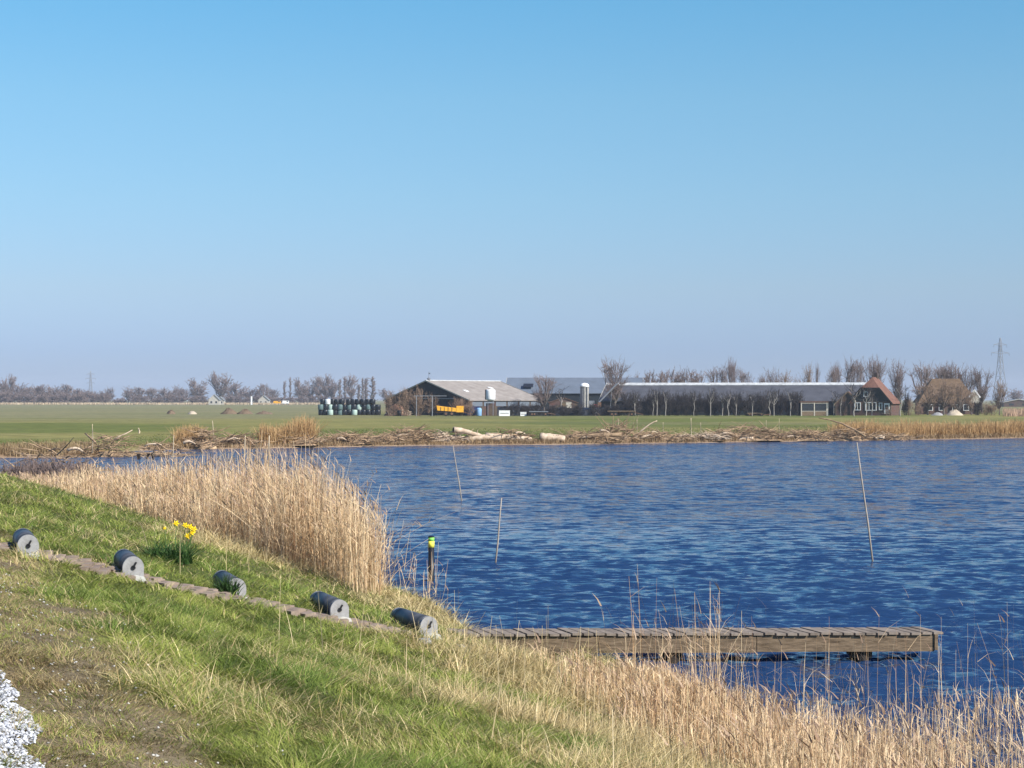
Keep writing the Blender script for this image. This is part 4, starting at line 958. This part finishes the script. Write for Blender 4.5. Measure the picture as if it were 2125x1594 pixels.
# farmhouse with half-hipped red roof
def farmhouse():
    D = 424; W = 9.2; Ln = 7.6; ze = 3.1; zg = 6.1; zr = 8.5; ang = -.45
    t = empty('farmhouse', (PX(1764, D), D, gz), 'red-tiled brick farmhouse with a half-hipped roof and white-framed windows', 'house', ang)
    b = MB(); b.box((W/2, Ln/2, ze/2-.3), (W, Ln, ze+.6)); b.build('wall', M['brick'], t)
    xg = (zg-ze)/(zr-ze)*W/2
    g_ = MB(); g_.prism([(.05, ze+.001), (W-.05, ze+.001), (W-xg, zg), (xg, zg)], -.02, .2); gb = g_.build('gable', M['dkgreen'], t)
    r = MB(); o_ = .45; sl = (zr-ze)/(W/2); yr = 1.7
    L0 = (-o_, -o_, ze-o_*sl); L1 = (-o_, Ln, ze-o_*sl); Rr0 = (W+o_, -o_, ze-o_*sl); Rr1 = (W+o_, Ln, ze-o_*sl)
    top0 = (W/2, yr, zr); top1 = (W/2, Ln-1.6, zr); gl = (xg-.0, -o_, zg); gr = (W-xg, -o_, zg)
    r.slab([L0, gl, top0, top1, L1][::1], .14)
    r.slab([Rr1, top1, top0, gr, Rr0], .14)
    r.slab([gl, gr, top0], .14); r.slab([L1, top1, Rr1], .14)
    rf = r.build('roof', M['tiles'], t)
    v = MB(); v.beam((-o_, -o_-.04, ze-o_*sl), (xg, -o_-.04, zg), .06, .25); v.beam((W+o_, -o_-.04, ze-o_*sl), (W-xg, -o_-.04, zg), .06, .25); v.beam((xg, -o_-.04, zg-.05), (W-xg, -o_-.04, zg-.05), .06, .2); v.build('verge_board', M['dkgreen'], rf)
    c = MB(); c.box((W/2, Ln-2.6, zr+.3), (.7, .7, 1.4)); c.build('chimney', M['brickb'], rf)
    def win(x, z, w, h, y=-.01, n=1, door=False):
        f = MB()
        for (cx_, cz, a, c_) in [(x, z+h/2, w+.2, .14), (x, z-h/2, w+.2, .14), (x-w/2, z, .14, h), (x+w/2, z, .14, h)]: f.box((cx_, y-.06, cz), (a, .1, c_))
        for i in range(1, n): f.box((x-w/2+w*i/n, y-.06, z), (.1, .08, h-.14))
        fo = f.build('door_frame' if door else 'window', M['white'], t)
        p_ = MB(); p_.box((x, y-.03, z), (w-.1, .04, h-.1)); p_.build('pane', M['glass'], fo)
    win(1.7, 2.0, 1.3, 1.6, n=2); win(4.7, 2.0, 2.4, 1.7, n=3); win(6.9, 2.0, .6, 1.5)
    win(3.6, 4.7, .9, 1.0, -.04)
    d_ = MB(); d_.box((8.3, -.08, 1.55), (1.2, .14, 2.3)); dd = d_.build('door', M['white'], t)
    h_ = MB(); h_.box((8.3, -.17, 1.9), (.7, .04, .9)); h_.build('door_pane', M['glass'], dd)
    return t
farmhouse()
w_ = shed('farmhouse_wing', (PX(1733, 425), 425, gz), -.22, 5.6, 9, 2.6, 5.3, M['tiles'], M['brickb'], 'low brick outbuilding with a red roof joined to the left of the red farmhouse', cat='outbuilding', over=.3, vm='wood_grey')
b = MB(); b.box((4.1, -.05, 1.2), (1.0, .08, 2.2)); b.build('door', M['dkgreen'], w_)
b = MB(); b.box((1.7, -.05, 1.7), (.9, .08, .9)); b.build('window', M['glass'], w_)
h2 = empty('farmhouse', (PX(1908, 462), 462, gz), 'big brown thatched farmhouse half hidden behind bare trees at the right', 'house', -.1)
b = MB(); b.box((6.8, 6, 1.3), (13, 12, 3.2)); b.build('wall', M['brick'], h2)
r = MB(); q = [(-.4,-.6,2.7),(14,-.6,2.7),(14,12.6,2.7),(-.4,12.6,2.7)]; tp = [(3.6,5.2,8.6),(10.2,5.2,8.6),(10.2,6.8,8.6),(3.6,6.8,8.6)]
r.add(q+tp, [(0,1,5,4),(1,2,6,5),(2,3,7,6),(3,0,4,7),(4,5,6,7),(3,2,1,0)]); rf = r.build('roof', M['thatch'], h2)
c = MB(); c.box((10.4,6,9), (.8,.8,1.2)); c.build('chimney', M['brickb'], rf)
for k_ in (2.5, 5.2, 8.4, 11):
    f = MB(); f.box((k_, -.54, 1.6), (1.3, .1, 1.5)); fo = f.build('window', M['white'], h2); p_ = MB(); p_.box((k_, -.61, 1.6), (1.05, .04, 1.25)); p_.build('pane', M['glass'], fo)
d = MB(); d.prism([(-1.1,0),(1.1,0),(1.1,1.6),(0,3.0),(-1.1,1.6)], 0, 2); dm = d.build('dormer', M['cream'], h2, loc=(12.9, -1.2, 2.7))
v = MB(); v.beam((-1.35,-.05,1.3), (0,-.05,3.15), .1, .3); v.beam((1.35,-.05,1.3), (0,-.05,3.15), .1, .3); v.build('verge_board', M['white'], dm)
# glazed shelter
D = 412; t = empty('garden_shelter', (PX(1662, D), D, gz), 'small glazed shelter with a pale timber frame between thicket and farmhouse', 'shelter', 0)
b = MB(); b.box((2.9,1.5,3.0), (6.2,3.4,.2)); b.build('roof', M['rust'], t)
b = MB()
for xx in (.1, 2.9, 5.7): b.box((xx,0,1.45), (.22 if xx < 5 else .45,.2,2.9))
b.box((2.9,0,2.75), (5.8,.14,.18)); b.box((2.9,0,1.02), (5.8,.14,.1)); b.build('frame', M['cream'], t)
b = MB(); b.box((2.9,0,.5), (5.8,.1,.94)); b.build('base_panel', M['wood_grey'], t)
for xx in (1.5, 4.3):
    b = MB(); b.box((xx,.03,1.85), (2.4,.05,1.5)); b.build('pane', M['glass'], t)
b = MB(); b.box((2.9,2.9,1.4), (5.8,.1,2.8)); b.build('back_wall', M['tar'], t)
# brick shed & clamp
t = shed('brick_shed', (PX(1140, 432), 432, gz), 0, 6.4, 7, 2.9, 4.0, M['rust'], M['brick'], 'rusty reddish brick shed left of the striped silo', cat='shed', over=.2, verge=False)
b = MB(); b.box((3.2,-.05,1.4), (1.8,.08,2.4)); b.build('door', M['wood_grey'], t)
def clamp_(px0, px1, D, h, label):
    t = empty('silage_clamp', (PX(px0, D), D, gz), label, 'silage'); L = (px1-px0)*D/F; b = MB(); R = random.Random(px0); n = 24; vs = []; fs = []
    prof = [(-2.2,-.3),(-1.6,.75),(-.9,.95),(0,1.0),(1.2,.9),(2.2,-.3)]
    for i in range(n):
        for (y, z) in prof: vs.append((L*i/(n-1), y+R.uniform(-.1, .1), z*h*R.uniform(.9, 1.06)))
    m_ = len(prof)
    for i in range(n-1):
        for k in range(m_-1): fs.append((i*m_+k, (i+1)*m_+k, (i+1)*m_+k+1, i*m_+k+1))
    fs += [tuple(range(m_)), tuple(reversed(range((n-1)*m_, n*m_)))]
    b.add(vs, fs); b.build('plastic_cover', M['bale_black'], t)
    for i in range(0, 22):
        xx = R.uniform(.3, L-.3); q = MB(); c = Vector((xx, -1.4+R.uniform(-.2, .6), h*R.uniform(.85, 1.0)))
        pts = [c+Vector((.32*math.cos(a), .32*math.sin(a), 0)) for a in np.linspace(0, 2*PI, 11)]; q.tube(pts, .09, 5, False); q.build('tyre', M['rubber'], t)
    return t
clamp_(1032, 1128, 421, 2.0, 'left black plastic-covered silage clamp weighted with old tyres')
clamp_(1135, 1285, 420, 1.7, 'right black plastic-covered silage clamp below the striped silo')
# silo, tank
t = empty('silo', (PX(1213, 436), 436, gz), 'tall striped cylindrical silo with a white domed top', 'silo')
b = MB(); b.lathe([(.98,-.2),(.98,6.4)], 24); b.build('cylinder', M['silo'], t, False)
b = MB(); b.lathe([(1.08,6.4),(1.08,6.6),(.95,6.95),(.6,7.2),(.1,7.32)], 24); b.build('dome', M['white'], t, True)
b = MB(); b.tube([(.55,-1.02,0),(.55,-1.02,6.4)], .1, 6); b.build('fill_pipe', M['steel'], t)
b = MB()
for k_ in range(16): b.box((-.3,-1.05,.4+k_*.38), (.4,.04,.04))
b.box((-.5,-1.05,3.3), (.04,.04,6)); b.box((-.1,-1.05,3.3), (.04,.04,6)); b.build('ladder', M['steel'], t)
D = 417; t = empty('feed_tank', (PX(1018, D), D, gz), 'white feed tank raised on a brick base before the pale barn roof', 'tank')
b = MB(); b.lathe([(.5,3.2),(.98,3.5),(1.04,3.7),(1.04,5.4),(.98,5.6),(.7,5.72)], 24); b.build('drum', M['white'], t, True)
b = MB(); b.box((-1.05,0,4.6), (.3,.5,2.2)); b.build('side_panel', M['black'], t)
for a_ in range(4):
    b = MB(); c = Vector((.8*math.cos(a_*PI/2+.78), .8*math.sin(a_*PI/2+.78), 0)); b.tube([c, c+Vector((0,0,3.6))], .07, 6); b.build('leg', M['steel'], t)
b = MB(); b.box((0,1.2,1.3), (2.0,1.4,2.8)); b.build('base', M['brick'], t)
t = empty('auger', (PX(1243, 431), 431, gz), 'slanting pale conveyor tube left of the long dark barn', 'conveyor'); b = MB(); b.tube([(0,0,2.9),(4.2,0,7.2)], .2, 8); b.build('tube', M['steel'], t)
b = MB(); b.tube([(2.4,.2,0),(2.9,0,5.7)], .05, 5); b.tube([(2.4,-.2,0),(2.9,0,5.7)], .05, 5); b.build('support', M['steel'], t)
b = MB(); b.box((.1,0,2.4), (.8,.8,1.0)); b.build('hopper', M['rust'], t)

# wheels / wagons
def wheel(parent, x, y, r, w=.3, rim='white'):
    q = MB(); q.tube([(x, y, r), (x, y+w, r)], r, 18); o = q.build('wheel', M['rubber'], parent); q = MB(); q.tube([(x, y-.02, r), (x, y+.03, r)], r*.5, 12); q.build('rim', M[rim], o); return o
D = 409; t = empty('tipping_trailer', (PX(906, D), D, .33), 'orange-yellow twin-axle tipping trailer parked in front of the barn', 'trailer')
b = MB(); b.prism([(.2,1.2),(4.2,.95),(4.2,1.75),(2.2,1.95),(.0,2.25)], -.1, 2.1); b.build('body', M['orange'], t)
b = MB(); b.box((5.0,1.0,1.5), (1.5,2.3,1.35)); b.build('headboard', M['orange'], t)
b = MB()
for xx in (.9,1.7,2.5,3.3): b.box((xx,-.14,1.55), (.1,.06,.75))
b.build('side_rib', M['rust'], t)
b = MB(); b.box((2.9,.3,.8), (6,.12,.2)); b.box((2.9,1.7,.8), (6,.12,.2)); b.beam((5.8,1,.8), (7.4,1,.5), .12); b.build('chassis', M['rust'], t)
for xx in (2.0, 3.25):
    for yy in (-.15, 1.85): wheel(t, xx, yy, .52, rim='rust')
t = empty('blue_container', (PX(963, 412), 412, .33), 'dark blue steel container right of the orange tipping trailer', 'container')
b = MB(); b.box((1.75,1.1,1.05), (3.4,2.2,1.7)); b.build('body', M['blue'], t)
b = MB()
for k_ in range(8): b.box((.25+k_*.42,-.03,1.05), (.1,.06,1.6))
b.build('side_rib', M['blue'], t)
b = MB(); b.box((1.75,1.1,1.94), (3.6,2.4,.12)); b.build('rim', M['blue'], t)
t = empty('water_tank', (PX(994, 411), 411, .33), 'small light blue plastic tank beside the blue container', 'tank')
b = MB(); b.lathe([(.5,0),(.58,.1),(.58,1.5),(.45,1.7),(.2,1.78)], 16); b.build('body', M['ltblue'], t, True)
b = MB(); b.lathe([(.2,1.78),(.2,1.9)], 12); b.build('lid', M['black'], t)
def crate(px, D, w, h, m, name, label):
    t = empty(name, (PX(px, D), D, .33), label, name.replace('_', ' ')); b = MB(); b.box((0,0,h/2), (w,1.1,h)); b.build('body', M[m], t)
    b = MB(); b.box((0,0,h+.05), (w+.1,1.2,.1)); b.build('lid', M[m], t)
    b = MB(); b.box((0,-.58,h*.55), (w*.8,.04,.08)); b.build('handle', M['black'], t)
crate(1047, 412, 2.3, 1.1, 'white', 'white_box', 'white rectangular box beside the silage clamp')
crate(1086, 412, 1.3, .75, 'white', 'white_box', 'smaller low white box left of the hay wagon')
crate(1180, 428, 1.2, 2.9, 'cream', 'tall_tank', 'cream tank between brick shed and silo')
def wagon(px0, px1, D, h, m, label):
    t = empty('flat_wagon', (PX(px0, D), D, .33), label, 'wagon'); L = (px1-px0)*D/F
    b = MB(); b.box((L/2,1,h), (L,2.2,.16)); b.build('bed', M[m], t)
    b = MB(); b.box((L/2,1,h-.25), (L*.9,.3,.2)); b.beam((L*.95,1,h-.3), (L+1.6,1,.35), .12); b.build('chassis', M['rust'], t)
    for xx in (L*.15, L*.28, L*.85):
        for yy in (0, 1.8): wheel(t, xx, yy, .42, rim='rust')
    return t
wagon(1261, 1320, 409, 1.05, 'wood_grey', 'flat wooden farm wagon in front of the thicket left end')
wagon(1098, 1138, 410, .95, 'steel', 'grey skeleton wagon right of the white boxes')
wagon(1550, 1586, 410, .6, 'wood_grey', 'low wagon half hidden at the foot of the thicket')
t = empty('tractor', (PX(1222, 431), 431, gz), 'small red and grey tractor beside the striped silo', 'tractor')
b = MB(); b.box((1.9,.8,2.1), (1.2,.9,.7)); b.build('bonnet', M['red'], t); b = MB(); b.box((.6,.8,2.5), (1.3,1.3,1.5)); b.build('cab', M['steel'], t); b = MB(); b.box((1.2,.8,1.3), (2.6,.7,.8)); b.build('chassis', M['rust'], t)
wheel(t, .4, -.05, .85); wheel(t, .4, 1.4, .85); wheel(t, 2.2, 0, .5); wheel(t, 2.2, 1.3, .5)

def mound(name, px, D, wpx, ytop, m, label, cat='heap', seed=0, dep=1.6):
    x = PX(px, D); z0 = tz(x, D); w = wpx*D/F/2; h = PZ(ytop, D)-z0; R = random.Random(seed); vs = []; fs = []; nn = 20; rg = 6
    for i in range(rg):
        t_ = i/(rg-1)
        for k in range(nn):
            a = 2*PI*k/nn; rad = (1-t_)+.04; vs.append((w*rad*math.cos(a)*R.uniform(.75, 1.15), dep*rad*math.sin(a), -.2+(h+.2)*math.sin(t_*PI/2)*R.uniform(.72, 1.12)))
    for i in range(rg-1):
        for k in range(nn): fs.append((i*nn+k, i*nn+(k+1) % nn, (i+1)*nn+(k+1) % nn, (i+1)*nn+k))
    fs.append(tuple((rg-1)*nn+k for k in range(nn)))
    b = MB(); b.add(vs, fs); return tag(b.build(name, M[m], None, True, (x, D, z0)), label, cat)
mound('earth_heap', 475, 470, 36, 847, 'mud', 'brown earth heap in the pasture, left one of the pair', seed=1)
mound('earth_heap', 508, 468, 36, 849, 'mud', 'brown earth heap in the pasture, right one of the pair', seed=2)
mound('earth_heap', 548, 462, 40, 853, 'mud', 'low dark earth ridge left of the silage bales', seed=3)
mound('earth_heap', 355, 470, 22, 851, 'mud', 'small low earth hump in the left pasture', seed=4)
mound('rubble_heap', 399, 466, 22, 853, 'sand', 'pale rubble heap in the left pasture', seed=5)
mound('sand_heap', 1980, 425, 36, 850, 'sand', 'pale sand heap in front of the brown farmhouse', seed=6)
mound('sand_heap', 1945, 424, 30, 856, 'concrete', 'low grey rubble heap left of the pale sand heap', seed=7)
mound('manure_heap', 822, 418, 56, 840, 'rust', 'long brown heap of scrap and dung right of the bales', seed=8)
# scrap on the heap
R = random.Random(3); b = MB()
for _ in range(60):
    c = Vector((R.uniform(-2.8, 3.4), R.uniform(-1.5, .5), R.uniform(.1, 1.7)*.8)); d = Vector((R.uniform(-1, 1), R.uniform(-.3, .3), R.uniform(-.3, .4))); b.beam(c, c+d, R.uniform(.05, .2), R.uniform(.04, .15))
tag(b.build('scrap_timber', M['pale_wood'], None, False, (PX(822,416), 416, .35)), 'loose pale scrap timber thrown over the brown heap', 'timber', kind='stuff')
t = empty('black_barrel', (PX(829, 411), 411, .33), 'black barrel standing before the scrap heap', 'barrel'); b = MB(); b.lathe([(.45,0),(.5,.1),(.5,1.15),(.42,1.2)], 14); b.build('body', M['black'], t, True); b = MB(); b.lathe([(.3,1.2),(.3,1.27)], 12); b.build('lid', M['rust'], t)

# distant house, vehicles, sign, roof at the right, pylons
def far_house(px, D, w, h, zr, roofm, wallm, label):
    t = shed('distant_house', (PX(px, D), D, .3), 0, w, w*.9, h, zr, roofm, wallm, label, cat='house', over=.4)
    for k_ in (.25, .7): b = MB(); b.box((w*k_,-.05,h*.5), (w*.16,.1,h*.4)); b.build('window', M['glass'], t)
    return t
far_house(433, 1230, 7, 3.2, 6.6, M['greyroof'], M['cream'], 'white farmhouse far across the pasture, below the tall far trees')
far_house(449, 1240, 5, 3.0, 5.2, M['greyroof'], M['cream'], 'smaller pale outbuilding right of the distant white farmhouse')
far_house(536, 1260, 7, 3, 6, M['greyroof'], M['cream'], 'small cream house far away between the far trees')
t = far_house(2083, 900, 14, 2.2, 3.6, M['greyroof'], M['brickb'], 'low grey-roofed shed far off at the right edge')
def car(px, D, w, m, label, hh):
    t = empty('distant_van', (PX(px, D), D, .5), label, 'van'); b = MB(); b.box((0,0,hh/2+.6), (w,1.9,hh)); b.build('body', M[m], t)
    b = MB(); b.box((w*.3,-.97,hh*.75+.6), (w*.25,.05,hh*.3)); b.build('window', M['glass'], t)
    for s_ in (-.3, .3): wheel(t, w*s_, -1, .4)
car(575, 1215, 4.4, 'orange', 'small orange van on the far road', 1.6); car(593, 1215, 4.0, 'white', 'small white van on the far road behind the orange one', 1.8)
t = empty('white_sign_pole', (PX(522,1200), 1200, .3), 'white pole far off in the pasture before the round trees', 'pole'); b = MB(); b.box((0,0,2.6), (.9,.4,5.6)); b.build('panel', M['white'], t); b = MB(); b.box((0,.3,.3), (1.1,.3,1)); b.build('base', M['concrete'], t)
def pylon(px, D, ytop, label, arms):
    h = PZ(ytop, D); x = PX(px, D); t = empty('pylon', (x, D, .3), label, 'pylon', .5, 'electricity pylons'); s = h/48.; r = .16*D/1500*1.3 if D < 2000 else .1*D/1500*1.3
    b = MB()
    lv = [(0, 4.5), (10, 3.2), (20, 2.2), (28, 1.5), (36, 1.0), (44, .7), (48, .15)]
    for (z0, w0), (z1, w1) in zip(lv, lv[1:]):
        c0 = [(-w0,-w0),(w0,-w0),(w0,w0),(-w0,w0)]; c1 = [(-w1,-w1),(w1,-w1),(w1,w1),(-w1,w1)]
        for k in range(4):
            a = Vector((*c0[k], z0))*s; q = Vector((*c1[k], z1))*s; a2 = Vector((*c0[(k+1) % 4], z0))*s; q2 = Vector((*c1[(k+1) % 4], z1))*s
            b.tube([a, q], r*1.2, 4); b.tube([a, q2], r*.7, 4); b.tube([a2, q], r*.7, 4); b.tube([q, q2], r*.6, 4)
    b.build('mast', M['steel'], t)
    for z, w in arms:
        k = MB()
        for sg in (-1, 1):
            k.tube([Vector((0, 0, z+1.3))*s, Vector((sg*w, 0, z))*s], r*.8, 4); k.tube([Vector((0, 0, z-.4))*s, Vector((sg*w, 0, z))*s], r*.8, 4)
            k.tube([Vector((sg*w, 0, z))*s, Vector((sg*w, 0, z-2))*s], r*.8, 4)
        k.build('cross_arm', M['steel'], t)
pylon(2076, 1500, 702, 'large pale lattice pylon at the right edge above the lone brown tree', [(43, 6.2), (37, 8.5)])
pylon(188, 3000, 770, 'small faint lattice pylon above the left treeline', [(43, 6), (36, 8), (29, 6)])

# ------------------------------------------------------------------ light, sky, haze, camera
SUN_AZ = math.atan2(.80, -.60)       # direction to the sun, measured from +Y towards +X
SUN_EL = math.radians(37)
sd = Vector((math.sin(SUN_AZ)*math.cos(SUN_EL), math.cos(SUN_AZ)*math.cos(SUN_EL), math.sin(SUN_EL)))
ld = bpy.data.lights.new('sun', 'SUN'); ld.energy = 5.0; ld.angle = math.radians(.53); ld.color = (1, .95, .87)
lo = bpy.data.objects.new('sun', ld); C.objects.link(lo); lo.rotation_euler = (-sd).to_track_quat('-Z', 'Y').to_euler(); lo.location = (30, -30, 50)
wd = bpy.data.worlds.new('World'); bpy.context.scene.world = wd; wd.use_nodes = True; nt = wd.node_tree
bg = nt.nodes['Background']; bg.inputs[1].default_value = .10
sk = nt.nodes.new('ShaderNodeTexSky'); sk.sky_type = 'NISHITA'; sk.sun_disc = False; sk.sun_elevation = SUN_EL; sk.sun_rotation = SUN_AZ
sk.altitude = 0; sk.air_density = 1.0; sk.dust_density = 0.6; sk.ozone_density = 3.0
tc = nt.nodes.new('ShaderNodeTexCoord'); sp = nt.nodes.new('ShaderNodeSeparateXYZ'); nt.links.new(tc.outputs['Generated'], sp.inputs[0])
rp = nt.nodes.new('ShaderNodeValToRGB'); nt.links.new(sp.outputs[2], rp.inputs[0])
TINT = [(0.0, (0.44, 0.565, 0.955)), (0.0257, (0.452, 0.58, 0.98)), (0.057, (0.565, 0.653, 0.862)), (0.104, (0.593, 0.757, 0.875)), (0.155, (0.588, 0.837, 0.907)), (0.206, (0.49, 0.876, 0.968)), (0.6, (0.46, 0.68, 1.02))]
els = rp.color_ramp.elements
els[0].position, els[0].color = TINT[0][0], (*TINT[0][1], 1); els[1].position, els[1].color = TINT[-1][0], (*TINT[-1][1], 1)
for p_, c_ in TINT[1:-1]: q = els.new(p_); q.color = (*c_, 1)
mx = nt.nodes.new('ShaderNodeMix'); mx.data_type = 'RGBA'; mx.blend_type = 'MULTIPLY'; mx.inputs[0].default_value = 1
nt.links.new(sk.outputs[0], mx.inputs[6]); nt.links.new(rp.outputs[0], mx.inputs[7]); nt.links.new(mx.outputs[2], bg.inputs[0])

HAZE = True
if HAZE:
    hm = bpy.data.materials.new('haze_air'); hm.use_nodes = True; n_ = hm.node_tree; n_.nodes.remove(n_.nodes['Principled BSDF'])
    pv = n_.nodes.new('ShaderNodeVolumePrincipled'); pv.inputs['Color'].default_value = (.78,.86,1,1); pv.inputs['Density'].default_value = .00013; pv.inputs['Anisotropy'].default_value = 0
    n_.links.new(pv.outputs[0], n_.nodes['Material Output'].inputs['Volume'])
    b = MB(); b.box((0, 3000, 30), (8800, 6400, 64)); h = b.build('haze', hm); tag(h, 'thin pale blue haze lying over the flat land', 'haze', kind='stuff')

cd = bpy.data.cameras.new('camera'); co = bpy.data.objects.new('camera', cd); C.objects.link(co)
cd.sensor_width = 36; cd.lens = F/2125*36; cd.clip_start = .1; cd.clip_end = 20000
co.location = (0, 0, CH); co.rotation_euler = (PI/2+math.atan((HZ-797)/F), 0, 0)
sc = bpy.context.scene; sc.camera = co
sc.view_settings.view_transform = 'Standard'; sc.view_settings.look = 'None'; sc.view_settings.exposure = .6; sc.view_settings.gamma = 1
sc.render.engine = 'CYCLES'
sc.cycles.max_bounces = 6; sc.cycles.transparent_max_bounces = 4
